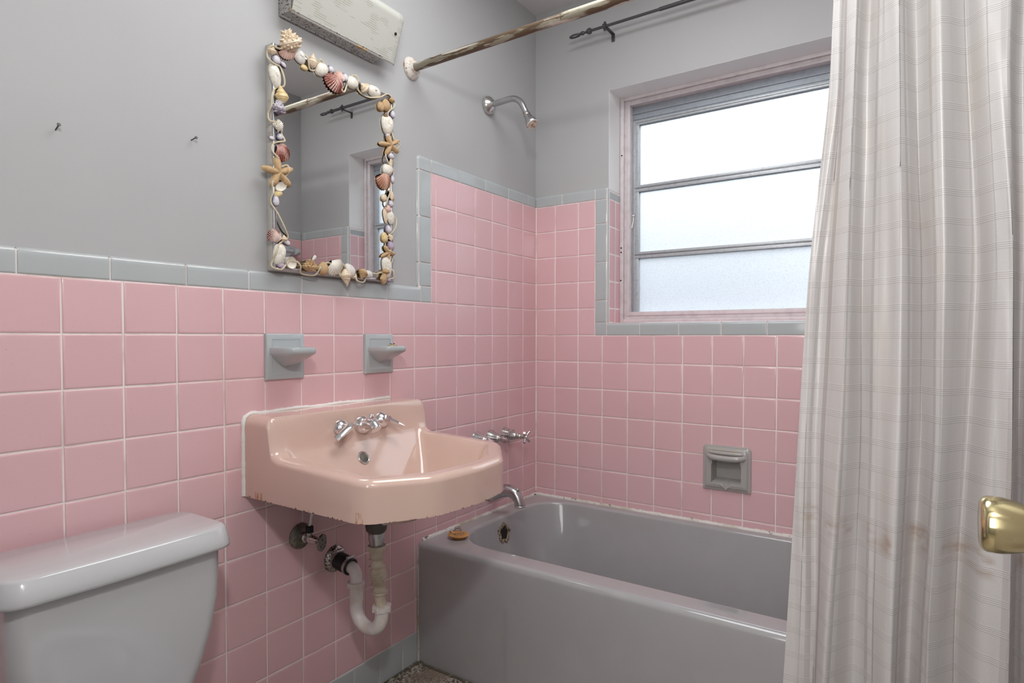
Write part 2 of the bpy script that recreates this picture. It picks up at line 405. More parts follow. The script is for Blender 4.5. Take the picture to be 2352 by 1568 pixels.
# wall coordinate systems: (u, v, d) -> world, d = height above the tile face
XR = 1.62; YF = -2.20
PL = lambda u, v, d: (d, u, v)
PB = lambda u, v, d: (u, -d, v)
PR = lambda u, v, d: (XR-d, -u, v)
PF = lambda u, v, d: (-u, YF+d, v)
def tiles(mb, tone, rects, P, gap=.0013):
    for (a, b, c, e) in rects:
        a, b = min(a, b), max(a, b); c, e = min(c, e), max(c, e)
        if b-a < .006 or e-c < .006: continue
        tl = [rng.uniform(-.00022, .00022) for _ in range(4)]
        base = len(mb.v); jx, jy = rng.uniform(-.0004, .0004, 2)
        for ins, d in ((0, -.004), (.0007, -.0012), (.0020, -.0003), (.0038, 0), (.007, 0)):
            g = gap + ins
            for k, (u, v) in enumerate(((a+g, c+g), (b-g, c+g), (b-g, e-g), (a+g, e-g))):
                mb.v.append(P(u+jx, v+jy, d+tl[k]))
        t = rng.uniform(0, 1)
        for r in range(4):
            for k in range(4):
                k2 = (k+1) % 4
                mb.f.append((base+r*4+k, base+r*4+k2, base+r*4+4+k2, base+r*4+4+k)); tone.append(t)
        mb.f.append(tuple(base+16+k for k in range(4))); tone.append(t)
def cut_tiles(mb, tone, rects, hole, P, gap=.0013):
    """tiles chipped away behind a fitting: flat pieces, no edge along the chipped side"""
    for (a, b, c, e) in rects:
        t = rng.uniform(0, 1); g = gap+.0012; a += g; b -= g; c += g; e -= g
        h0, h1, k0, k1 = hole; xs = [a, min(max(h0, a), b), max(min(h1, b), a), b]; zs = [c, min(max(k0, c), e), max(min(k1, e), c), e]
        for i in range(3):
            for j in range(3):
                if (i == 1 and j == 1) or xs[i+1]-xs[i] < 1e-5 or zs[j+1]-zs[j] < 1e-5: continue
                q = len(mb.v); mb.v.extend([P(u, v, 0) for u, v in ((xs[i], zs[j]), (xs[i+1], zs[j]), (xs[i+1], zs[j+1]), (xs[i], zs[j+1]))]); mb.f.append((q, q+1, q+2, q+3)); tone.append(t)
        for (p0, p1) in (((a, c), (b, c)), ((b, c), (b, e)), ((b, e), (a, e)), ((a, e), (a, c))):
            q = len(mb.v); mb.v.extend([P(*p0, 0), P(*p1, 0), P(*p1, -.004), P(*p0, -.004)]); mb.f.append((q, q+3, q+2, q+1)); tone.append(t)
def trim(mb, tone, a, b, c, e, P, rnd='', r=.013, drop=.0085, gap=.0012):
    """glazed trim tile on a grid, rounded over on the given sides (l r t b)"""
    a, b = a+gap, b-gap; c, e = c+gap, e-gap
    def axis(lo, hi, rl, rh):
        def edge(rr):
            return [0, .0006, .0018, .004] if not rr else [r*(1-math.cos(PI/2*i/8)) for i in range(9)] + [r+.003]
        x = [lo+t for t in edge(rl)] + [hi-t for t in reversed(edge(rh))]
        return x
    us = axis(a, b, 'l' in rnd, 'r' in rnd); vs = axis(c, e, 'b' in rnd, 't' in rnd)
    base = len(mb.v); t = rng.uniform(0, 1)
    for v in vs:
        for u in us:
            du = 1e9; dv = 1e9; sm = 1e9
            du = min(du, u-a if 'l' in rnd else 1e9, b-u if 'r' in rnd else 1e9)
            dv = min(dv, v-c if 'b' in rnd else 1e9, e-v if 't' in rnd else 1e9)
            sm = min(u-a if 'l' not in rnd else 1e9, b-u if 'r' not in rnd else 1e9, v-c if 'b' not in rnd else 1e9, e-v if 't' not in rnd else 1e9)
            q = max(0., r-du)**2 + max(0., r-dv)**2
            k = min(1., math.sqrt(q)/r)
            d = -drop*(1-math.sqrt(max(0., 1-k*k)))
            if sm < .0039: d -= .0016*(1-math.sqrt(max(0, 1-((.0039-sm)/.0039)**2)))
            uu, vv = u, v
            mb.v.append(P(uu, vv, d))
    nu = len(us)
    for j in range(len(vs)-1):
        for i in range(nu-1):
            mb.f.append((base+j*nu+i, base+j*nu+i+1, base+(j+1)*nu+i+1, base+(j+1)*nu+i)); tone.append(t)
# ------------------------------------------------------------------ room shell
T = .109
LINE = lambda r: 1.0849 - T*r                      # horizontal grout lines, r = 0 just under eye level
ZTOP = 2.45
WX0, WX1, WZ0, WZ1 = .336, 1.224, 1.136, 2.059     # window opening
def structure(o, label, cat): return tag(o, label, cat, kind='structure')

v, f = box(-.1, 1.72, -3.45, .2, -.06, 0)
structure(link('floor', v, f, M['terrazzo'], loc=(0,0,0)), 'speckled tan and black terrazzo floor', 'floor')
v, f = box(-.1, 1.72, -3.45, .2, ZTOP, ZTOP+.06)
structure(link('ceiling', v, f, M['ceil'], loc=(0,0,ZTOP)), 'off-white textured ceiling', 'ceiling')

# --- left wall
v, f = box(-.1, -.008, -3.45, .2, 0, ZTOP)
wl = structure(link('wall_left', v, f, M['paint'], loc=(0,-1,0)), 'grey painted wall with pink tile below, behind sink and mirror', 'wall')
g = MB()
for (y0, y1, z0, z1) in ((YF, 0, 0, 1.240), (-.735, 0, 1.240, 1.672)):
    g.add(*box(-.009, -.0022, y0, y1, z0, z1))
g.build('grout', M['grout'], wl, smooth=False)
cols = [-.0008] + [-(k-.0452)*T for k in range(1, 22)]
mb = MB(); tone = []
R = []
for k in range(len(cols)-1):
    a, b = cols[k+1], cols[k]
    a = max(a, YF)
    for r in range(-1, 9):
        if b > -.74 and LINE(r) < .385:
            if a < -.75: R.append((a, -.7472, LINE(r+1), LINE(r)))
            continue
        R.append((a, b, LINE(r+1), LINE(r)))
    if b > -.66:
        for r in range(-5, -1): R.append((max(a, -.6745), b, LINE(r+1), LINE(r)))
for r in range(-5, -1): R.append((-.6745, cols[6], LINE(r+1), LINE(r)))
tiles(mb, tone, R, PL)
mb.build('pink_tiles', M['pink'], wl, tone=tone)
mb = MB(); tone = []
js = [YF, -2.117, -1.9623, -1.8077, -1.653, -1.4984, -1.3448, -1.1916, -1.0356, -.8805, -.7255]
for a, b in zip(js, js[1:]): trim(mb, tone, a, b, 1.1939, 1.2450, PL, 't')
trim(mb, tone, -.7255, -.6745, 1.1939, 1.2472, PL, '')
zs = [1.2472, 1.3252, 1.4778, 1.6290]
for a, b in zip(zs, zs[1:]): trim(mb, tone, -.7408, -.6745, a, b, PL, 'l', r=.022)
trim(mb, tone, -.7408, -.673, 1.6290, 1.6785, PL, 'lt', r=.016)
ts = [-.673, -.5215, -.3668, -.2114, -.0649, -.0008]
for a, b in zip(ts, ts[1:]): trim(mb, tone, a, b, 1.6299, 1.6785, PL, 't')
mb.build('grey_trim_tiles', M['grey_tile'], wl, tone=tone)
mb = MB(); tone = []
bs = [YF] + [-.817-.1007*k for k in range(13, -1, -1)] + [-.7465]
for a, b in zip(bs, bs[1:]): trim(mb, tone, a, b, .002, .1030, PL, '')
structure(mb.build('baseboard_left', M['grey_tile'], tone=tone), 'row of grey base tiles along the left wall', 'baseboard')
mb = MB(); mb.add(*tube(catmull([(.003, -2.1, .001), (.003, -1.5, .002), (.004, -1.0, .001), (.006, -.76, .002), (.03, -.752, .002), (.1, -.7495, .001), (.6, -.7495, .001), (1.1, -.7495, .001)], 20), .0045, 6))
structure(mb.build('trim_1', M['mold']), 'dirty joint where floor meets wall tile and bathtub', 'floor joint')

# --- back wall with the window opening and the niche of the soap dish
NICHE = (.7325, .8735, .5400, .6760)
def cut(rects):
    out = []; h0, h1, k0, k1 = NICHE
    for (a, b, c, d) in rects:
        if b <= h0 or a >= h1 or d <= k0 or c >= k1: out.append((a, b, c, d)); continue
        if a < h0: out.append((a, h0, c, d))
        if b > h1: out.append((h1, b, c, d))
        a2, b2 = max(a, h0), min(b, h1)
        if c < k0: out.append((a2, b2, c, k0))
        if d > k1: out.append((a2, b2, k1, d))
    return out
mb = MB()
for q in [(-.1, WX0-.002, 0, ZTOP), (WX1+.002, 1.72, 0, ZTOP), (WX0-.002, WX1+.002, WZ1, ZTOP)] + cut([(WX0-.002, WX1+.002, 0, WZ0-.002)]):
    mb.add(*box(q[0], q[1], .008, .2, q[2], q[3]))
wb = structure(mb.build('wall_back', M['paint'], loc=(.8, .008, 0), smooth=False), 'grey painted wall with pink tile below, around the window', 'wall')
g = MB()
for (x0, x1, z0, z1) in [(0, WX0-.004, .3, 1.672), (WX1+.004, XR, .3, 1.672)] + cut([(WX0-.004, WX1+.004, .3, 1.130)]):
    g.add(*box(x0, x1, .0022, .009, z0, z1))
g.add(*box(-.004, .0008, -.0008, .004, .413, 1.632))
g.build('grout', M['grout'], wb, smooth=False)
cols = [.0008] + [(k+.8627)*T for k in range(0, 15)]
mb = MB(); tone = []; R = []
VX0, VX1 = .2790, 1.2810
for k in range(len(cols)-1):
    a, b = cols[k], min(cols[k+1], XR-.001)
    for r in range(0, 6):
        q = (a, b, LINE(r+1), LINE(r))
        if b > NICHE[0] and a < NICHE[1] and LINE(r) > NICHE[2] and LINE(r+1) < NICHE[3]: cut_tiles(mb, tone, [q], NICHE, PB)
        else: R.append(q)
    R.append((a, b, .385, LINE(6)))
    for r in range(-5, 0):
        if a < VX0: R.append((a, min(b, VX0), LINE(r+1), LINE(r)))
        if b > VX1: R.append((max(a, VX1), b, LINE(r+1), LINE(r)))
tiles(mb, tone, R, PB)
mb.build('pink_tiles', M['pink'], wb, tone=tone)
mb = MB(); tone = []
for a, b in ((.0008, .1265), (.1265, VX0), (VX1, 1.4335), (1.4335, 1.586), (1.586, XR)): trim(mb, tone, a, b, 1.6299, 1.6785, PB, 't')
zs = [1.1360, 1.2251, 1.3788, 1.5321, 1.6290]
for a, b in zip(zs, zs[1:]):
    trim(mb, tone, VX0, WX0, a, b, PB, 'r', r=.012, drop=.012); trim(mb, tone, WX1, VX1, a, b, PB, 'l', r=.012, drop=.012)
trim(mb, tone, VX0, WX0, 1.6290, 1.6785, PB, 'rt', r=.012, drop=.012); trim(mb, tone, WX1, VX1, 1.6290, 1.6785, PB, 'lt', r=.012, drop=.012)
trim(mb, tone, VX0, .3305, LINE(0), 1.1360, PB, ''); trim(mb, tone, 1.2295, VX1, LINE(0), 1.1360, PB, '')
ss = [.3305, .4702, .6238, .7785, .9338, 1.0885, 1.2295]
for a, b in zip(ss, ss[1:]): trim(mb, tone, a, b, LINE(0), 1.1360, PB, 't', r=.012, drop=.012)
mb.build('grey_trim_tiles', M['grey_tile'], wb, tone=tone)
mb = MB()
for q in ((WX0-.0022, WX0-.0008, 1.6685, WZ1), (WX1+.0008, WX1+.0022, 1.6685, WZ1), (WX0-.002, WX1+.002, WZ1-.0008, WZ1+.0006)): mb.add(*box(q[0], q[1], .0086, .15, q[2], q[3]))
mb.build('reveal_paint', M['gloss_paint'], wb, smooth=False)
# reveal: pink tiles each side, sill tiles
RL = lambda u, v, d: (WX0+d, u, v)
RR = lambda u, v, d: (WX1-d, -u, v)
SL = lambda u, v, d: (u, v, WZ0+d)
mb = MB(); tone = []
rows = [LINE(r) for r in range(-5, 0)] + [1.1370]
for (a, b) in ((.012, .070), (.070, .150)):
    for z1, z0 in zip(rows, rows[1:]):
        tiles(mb, tone, [(a, b, z0, z1)], RL); tiles(mb, tone, [(-b, -a, z0, z1)], RR)
for a, b in zip(ss, ss[1:]): tiles(mb, tone, [(max(a, WX0+.001), min(b, WX1-.001), .0125, .14)], SL)
mb.build('reveal_tiles', M['pink'], wb, tone=tone)
g = MB(); g.add(*box(WX0-.003, WX0-.0005, .011, .15, 1.13, 1.667)); g.add(*box(WX1+.0005, WX1+.003, .011, .15, 1.13, 1.667)); g.add(*box(WX0, WX1, .011, .15, 1.130, 1.1345))
g.build('reveal_grout', M['grout'], wb, smooth=False)
mb = MB(); tone = []
trim(mb, tone, .012, .150, 1.6299, 1.6680, RL, 't', drop=.004); trim(mb, tone, -.150, -.012, 1.6299, 1.6680, RR, 't', drop=.004)
mb.build('reveal_cap_tiles', M['grey_tile'], wb, tone=tone)

# --- right wall (seen in the mirror), front wall with doorway, hall beyond
v, f = box(XR+.008, 1.72, -3.45, .2, 0, ZTOP)
wr = structure(link('wall_right', v, f, M['paint'], loc=(XR, -1, 0)), 'grey painted wall with pink tile below, at the far end of the tub', 'wall')
g = MB(); g.add(*box(XR+.0022, XR+.009, -.735, 0, .3, 1.672)); g.build('grout', M['grout'], wr, smooth=False)
mb = MB(); tone = []; R = []
for k in range(7):
    for r in range(-5, 6): R.append((k*T+.001, min((k+1)*T, .69), LINE(r+1), LINE(r)))
tiles(mb, tone, R, PR); mb.build('pink_tiles', M['pink'], wr, tone=tone)
mb = MB(); tone = []
for k in range(5): trim(mb, tone, .001+k*.1378, .001+(k+1)*.1378, 1.6299, 1.6785, PR, 't')
for a, b in ((.41, .70), (.70, 1.0), (1.0, 1.3), (1.3, 1.6290)): trim(mb, tone, .690, .745, a, b, PR, 'r')
mb.build('grey_trim_tiles', M['grey_tile'], wr, tone=tone)
mb = MB()
for q in ((-.1, .76, 0, ZTOP), (1.50, 1.72, 0, ZTOP), (.76, 1.50, 2.05, ZTOP)): mb.add(*box(q[0], q[1], YF-.12, YF, q[2], q[3]))
structure(mb.build('wall_front', M['paint'], loc=(.4, YF, 0), smooth=False), 'grey painted wall with the doorway', 'wall')
v, f = box(-.1, 1.72, -3.5, -3.40, 0, ZTOP)
structure(link('wall_hall', v, f, M['paint'], smooth=False), 'hall wall beyond the doorway', 'wall')

# --- door leaf, standing open along the right wall
v, f = bevel_box(1.478, 1.513, -2.19, -1.445, .01, 2.03, .003)
dr = structure(link('door_1', v, f, M['door'], loc=(1.495, -2.19, .01)), 'open white bathroom door with round brass knob', 'door')
kc = (1.4165, -1.505, .904)
prof = [(.0010, .0), (.0004, .011), (0, .0205), (.0010, .0228), (.0030, .0248), (.0060, .0259), (.010, .0262), (.017, .0257), (.026, .0238), (.035, .0210), (.043, .0180), (.049, .0160), (.053, .0150), (.0545, .030), (.058, .0325), (.0612, .0325)]
v, f = lathe(prof, kc, (1, 0, 0), 64, caps=(True, True))
kb = link('door_knob', v, f, M['brass'], dr, sharp=50); tag(kb, 'polished brass door knob')

# --- window
wn = structure(empty('window_1', (.78, .13, WZ0)), 'white-lit awning window of three obscure glass panes', 'window')
def frame_rect(mb, x0, x1, z0, z1, wl_, wr_, wb_, wt_, y0, y1, b=.002):
    mb.add(*bevel_box(x0, x0+wl_, y0, y1, z0, z1, b)); mb.add(*bevel_box(x1-wr_, x1, y0, y1, z0, z1, b))
    mb.add(*bevel_box(x0+wl_, x1-wr_, y0, y1, z0, z0+wb_, b)); mb.add(*bevel_box(x0+wl_, x1-wr_, y0, y1, z1-wt_, z1, b))
mb = MB()
frame_rect(mb, WX0+.0005, WX1-.0005, WZ0+.0005, WZ1-.0005, .016, .016, .016, .014, .112, .165)      # outer lip
frame_rect(mb, WX0+.0165, WX1-.0165, WZ0+.0165, WZ1-.0145, .025, .025, .029, .020, .122, .195)       # stepped face
frame_rect(mb, WX0+.028, WX1-.028, WZ0+.030, WZ1-.024, .0135, .0135, .0155, .0105, .118, .123, .001) # bead
mb.build('frame', M['frame'], wn)
mb = MB(); X0, X1 = WX0+.0415, WX1-.0415
mb.add(*bevel_box(X0, X1, .150, .185, 1.966, 2.0245, .001)); mb.add(*bevel_box(X0, X1, .145, .152, 1.995, 2.000, .001)); mb.add(*bevel_box(X0, X1, .147, .152, 1.972, 1.975, .001))
hp = mb.build('head_panel', M['head'], wn); tag(hp, 'blue grey metal head panel')
mb = MB(); mb.add(*bevel_box(X0, X0+.010, .150, .192, 1.1815, 1.966, .001)); mb.add(*bevel_box(X1-.010, X1, .150, .192, 1.1815, 1.966, .001))
mb.add(*bevel_box(X0+.002, X0+.0045, .143, .150, 1.19, 1.95, .0005))
mb.build('jamb_channel', M['alu'], wn)
# three sashes, each with its pane
for i, (z0, z1, w) in enumerate(((1.1805, 1.4150, 0), (1.4160, 1.6885, 0), (1.6895, 1.9665, 0))):
    mb = MB(); a, b = X0+.0105, X1-.0105
    lw = .0165
    zb = .0005 if i == 0 else .0130
    zt = .0125 if i < 2 else .0165
    mb.add(*bevel_box(a, a+lw, .148, .172, z0, z1, .0012)); mb.add(*bevel_box(b-lw, b, .148, .172, z0, z1, .0012))
    if i: mb.add(*bevel_box(a, b, .146, .172, z0, z0+zb, .0012)); mb.add(*bevel_box(a, b, .1425, .147, z0+.003, z0+.0075, .0008))
    else: mb.add(*bevel_box(a, b, .150, .172, z0-.004, z0+.0012, .0006))
    mb.add(*bevel_box(a, b, .146, .172, z1-zt, z1, .0012))
    if i == 2: mb.add(*bevel_box(a, b, .1425, .147, z1-.0085, z1-.003, .0008))
    s = mb.build('sash', M['alu'], wn)
    v, f = box(a+lw-.002, b-lw+.002, .158, .161, z0+zb-.002, z1-zt+.002)
    link('glass_pane', v, f, M['glass'], s, smooth=False)
mb = MB(); mb.add(*tube([(X0+.006, .141, 1.572), (X0+.0075, .140, 1.560), (X0+.002, .137, 1.528)], .0025, 8)); mb.add(*sphere((X0+.006, .142, 1.579), .0045, 8))
tag(mb.build('latch_lever', M['caulk_white'], wn), 'small white latch lever')
mb = MB()
for (x, z) in ((.3445, 1.825), (.3435, 1.446), (.3435, 1.428), (.3425, 1.312)): mb.add(*sphere((x, .1115, z), .0032, 6))
mb.build('screw', M['dark'], wn)
# ------------------------------------------------------------------ bathtub
def rrect_point(ang, cx, cy, x0, x1, y0, y1, r):
    """ray from (cx,cy) hits a rounded rectangle"""
    dx, dy = math.cos(ang), math.sin(ang)
    lo, hi = 0., 4.
    def inside(t):
        x, y = cx+dx*t, cy+dy*t
        qx = max(x0+r-x, x-(x1-r), 0); qy = max(y0+r-y, y-(y1-r), 0)
        if x < x0 or x > x1 or y < y0 or y > y1: return False
        return qx*qx+qy*qy <= r*r
    for _ in range(40):
        m = (lo+hi)/2
        if inside(m): lo = m
        else: hi = m
    return cx+dx*lo, cy+dy*lo
def bathtub():
    root = tag(empty('bathtub', (.8, -.37, 0)), 'grey enamel bathtub set under the window', 'bathtub')
    X0, X1, Y0, Y1, ZR = .0005, 1.6195, -.7445, -.0005, .400
    cx, cy = .80, -.345
    angs = list(np.linspace(0, 2*PI, 420, endpoint=False))
    for (x, y) in ((X0, Y0+.02), (X1, Y0+.02), (X0, Y1), (X1, Y1)): angs.append(math.atan2(y-cy, x-cx) % (2*PI))
    angs = sorted(angs)
    def loop(x0, x1, y0, y1, r, z): return [(*rrect_point(a, cx, cy, x0, x1, y0, y1, r), z) for a in angs]
    L = [loop(X0, X1, Y0+.020, Y1, .0001, ZR)]
    ix0, ix1, iy0, iy1, ir = .066, 1.53, -.652, -.042, .155
    # lip
    for a in np.linspace(0, 1, 7):
        th = a*PI/2*.92; rr = .014
        o = -rr*(1-math.sin(th)); z = ZR-rr*(1-math.cos(th))
        L.append(loop(ix0+o, ix1-o, iy0+o, iy1-o, ir+(-o), z))
    zc = ZR-.014*(1-math.cos(PI/2*.92))
    for s in np.linspace(.08, 1, 9):
        z = zc-(zc-.13)*s; o = .055*s
        L.append(loop(ix0+o*.8, ix1-o*2.8, iy0+o, iy1-o, ir-.01*s, z))
    for a in np.linspace(.15, 1, 8):
        th = a*PI/2; o = .055+.075*(1-math.cos(th)); z = .13-.075*math.sin(th)
        L.append(loop(ix0+o*.8, ix1-.055*2.8-(o-.055), iy0+o, iy1-o, ir-.01-.03*a, z))
    v, f = rings(L, False, True)
    f = [tuple(reversed(q)) for q in f]
    mb = MB(); mb.add(v, f)
    # apron: rounded front edge, flat skirt with a slight step near the left end
    rows = []
    prof = [(.020*math.sin(t), ZR-.020*(1-math.cos(t))) for t in np.linspace(0, PI/2, 9)]
    prof += [(.020+.0006, .34), (.020, .25), (.019, .12), (.018, .03), (.018, .001)]
    xs = sorted(set(list(np.linspace(X0, X1, 90)) + [.335, .343, .349, .355, .363]))
    for (o, z) in prof:
        row = []
        for x in xs:
            s = 1/(1+math.exp(-(x-.349)/.0035)); fl = min(1, max(0, (ZR-.03-z)/.06))
            row.append((x, Y0+.020-o-.0022*s*fl + .006*fl*max(0, (.349-x)/.349)**2*0, z))
        rows.append(row)
    n = len(xs); vv = [p for r in rows for p in r]; ff = []
    for i in range(len(rows)-1):
        for j in range(n-1): ff.append((i*n+j, (i+1)*n+j, (i+1)*n+j+1, i*n+j+1))
    mb.add(vv, ff)
    mb.build('tub_shell', M['tub'], root, sharp=55)
    # caulk
    mb = MB()
    def bead(p0, p1, nrm):
        n = int((Vector(p1)-Vector(p0)).length/.006); rs = []
        for i in range(n+1):
            p = Vector(p0).lerp(Vector(p1), i/n); h = .008+rng.uniform(-.0016, .0016); w = .0065+rng.uniform(-.001, .0012); q = Vector(nrm)
            rs.append([p+Vector((0,0,-.002)), p+q*w+Vector((0,0,-.002)), p+q*w*.9+Vector((0,0,.0012)), p+q*.0025+Vector((0,0,h*.8)), p+Vector((0,0,h))])
        mb.add(*rings(rs))
    bead((.0004, -.724, ZR), (.0004, -.002, ZR), (1, 0, 0)); bead((0, -.0006, ZR), (1.6, -.0006, ZR), (0, -1, 0))
    rs = [[Vector((.0002, -.7450-.003, z)), Vector((.004+rng.uniform(-.001, .001), -.7450-.0018, z)), Vector((.004, -.742, z)), Vector((.0002, -.742, z))] for z in np.linspace(.004, .385, 60)]
    mb.add(*rings(rs))
    tag(mb.build('caulk', M['caulk'], root, sharp=60), 'white mouldy caulk bead')
    # corroded overflow opening without its plate
    c = Vector((.0745, -.352, .338)); ax = Vector((1, 0, .16)).normalized()
    jit = lambda i, a: .10*math.sin(a*5+1)+.07*math.sin(a*9+i)+.05*math.sin(a*17)
    v, f = lathe([(-.004, .036), (.0030, .036), (.0048, .031), (.0042, .025), (.0015, .0235), (-.003, .0225)], c, ax, 60, jit, (False, False))
    ov = link('overflow_opening', v, f, M['corroded'], root, sharp=50); tag(ov, 'corroded overflow ring missing its plate')
    v, f = lathe([(.0006, .0245), (.0008, .010)], c, ax, 32)
    link('overflow_hole', v, f, M['dark'], ov)
    return root
bathtub()

# ------------------------------------------------------------------ wall hung sink
SYC = -1.0900
def sink():
    root = tag(empty('wall_hung_sink', (.0, SYC, .64)), 'peach enamel sink hung on the pink tiled wall', 'sink')
    hw = .2735
    def arc(corner, p0, p1, r, n=7):          # round a corner between two straight runs
        c = Vector((*corner, 0)); a = (Vector((*p0, 0))-c).normalized()*r; b = (Vector((*p1, 0))-c).normalized()*r
        return [(c+a*(1-t)**2+b*t*t) for t in np.linspace(0, 1, n)]
    cs = [(0, -hw), (.418, -hw), (.5020, -.138), (.5165, 0), (.5020, .118), (.385, hw), (0, hw)]
    run = [Vector((.36, -hw, 0))]
    for k, r in ((1, .036), (2, .026), (3, .03), (4, .026), (5, .036)): run += arc(cs[k], cs[k-1], cs[k+1], r)
    run.append(Vector((.33, hw, 0)))
    front = []
    for p, q in zip(run, run[1:]):
        n = max(1, int((q-p).length/.006)); front += [p.lerp(q, i/n) for i in range(n)]
    poly = [(0, -hw)] + [(x, -hw) for x in np.linspace(.004, .352, 70)] + [(p.x, p.y) for p in front] + [(x, hw) for x in np.linspace(.328, .004, 70)] + [(0, hw)]
    poly += [(0, y) for y in np.linspace(hw-.002, -hw+.002, 120)]
    nf = len(poly)-120
    P = np.array(poly)
    A = P[:nf-1]; B = P[1:nf]                                   # free edge (sides and front)
    def sdf(q):
        d = B-A; L = (d**2).sum(1); w = q[:, None, :]-A[None]
        t = np.clip((w*d[None]).sum(2)/L[None], 0, 1)
        return np.sqrt(((w-t[..., None]*d[None])**2).sum(2)).min(1)
    def smax(a, b, k):
        h = np.clip(.5+.5*(a-b)/k, 0, 1); return b*(1-h)+a*h+k*h*(1-h)
    def smin(a, b, k): return -smax(-a, -b, k)
    def height(q):
        x, y = q[:, 0], q[:, 1]; d = sdf(q)
        rim = .794-.014*np.clip((x-.1)/.32, 0, 1.2)
        di = d-.036
        t = np.clip((np.sqrt(np.maximum(di, 0)**2+.012**2)-.012)/.125, 0, 1)
        bowl = rim-.150*(1-(1-t)**2.3)
        face = .8865-(x-.094)*6.5
        slope = .803-(x-.1068)*1.75
        back = smin(np.full_like(x, .8865)+(.09-x)*.03, smax(face, slope, .020), .020)
        z = smax(bowl, back, .042)
        # moderate height of the step where side ledge meets the splashback, and soft outer edge
        r = .0165+.011*np.clip((.13-x)/.05, 0, 1)
        e = np.clip((r-d)/r, 0, 1)
        return z-r*(1-np.sqrt(np.maximum(0, 1-e*e)))
    c = np.array((.235, 0.))
    ts = np.concatenate([np.linspace(.03, .48, 22), np.linspace(.485, .93, 120), .93+.07*np.sin(np.linspace(.03, PI/2, 28))])
    rs = []
    for t in ts:
        q = c[None]+(P-c[None])*t
        # keep the wall edge exact and dense near it
        z = height(q)
        rs.append([(q[i, 0], q[i, 1]+SYC, z[i]) for i in range(len(P))])
    zt = rs[-1]
    mid = [[(p[0], p[1], zz+(p[2]-zz)*s) for p in zt] for s, zz in ((.66, .6885), (.33, .6885))]
    low = [(p[0], p[1], .6885) for p in zt]
    def shrink(ring, k, z): return [(max(.0, p[0]-k*(1 if p[0] > .02 else 0)), SYC+(p[1]-SYC)*(1-k*3.2), z) for p in ring]
    allr = rs+mid+[low, shrink(low, .006, .6885), shrink(low, .008, .690), [(c[0]+(p[0]-c[0])*.86, SYC+(p[1]-SYC)*.86, .688) for p in low], [(c[0]+(p[0]-c[0])*.45, SYC+(p[1]-SYC)*.45, .632) for p in low], [(c[0]+(p[0]-c[0])*.12, SYC+(p[1]-SYC)*.12, .622) for p in low]]
    v, f = rings(allr, True, True)
    f = [tuple(reversed(q)) for q in f]
    # flip so that the top ring order faces up
    n0 = len(P); ntop = (len(rs)-1)*n0; tn = [0.]*ntop+[1.]*(len(f)-ntop)
    link('basin', v, f, M['sink'], root, sharp=70, tone=tn)
    # overflow ring in the sloping back wall of the bowl
    x = .1345; q = np.array([[x, -.012]]); z = float(height(q)[0])
    ax = Vector((1.75, 0, 1)).normalized(); o = Vector((x, SYC-.012, z))
    v, f = lathe([(-.006, .0185), (.0020, .0185), (.0036, .0170), (.0026, .0140), (-.001, .0125)], o, ax, 32, caps=(False, False))
    ov = link('overflow_ring', v, f, M['old_chrome'], root); tag(ov, 'chrome overflow ring')
    v, f = lathe([(.0010, .0140), (.0012, .004)], o, ax, 24); link('overflow_hole', v, f, M['bronze_dark'], ov)
    v, f = lathe([(0, .026), (.002, .024), (.0005, .018)], (c[0], SYC, float(height(np.array([c]))[0])+.001), (0, 0, 1), 32); link('drain_ring', v, f, M['old_chrome'], root)
    # white caulk against the wall
    mb = MB(); Y0, Y1 = SYC-.2735, SYC+.2735
    path = [(.0015, Y0-.002, z) for z in np.linspace(.690, .872, 30)] + [(.0015, Y0+.002, .882), (.0015, Y0+.012, .8885)] + [(.0015, y, .8900+.0012*math.sin(y*40)) for y in np.linspace(Y0+.02, Y1-.06, 50)]
    mb.add(*tube(path, [.0048+rng.uniform(-.0009, .0012) for _ in path], 8))
    tag(mb.build('caulk', M['caulk_white'], root), 'white caulk line along the wall')
    return height
sink_h = sink()

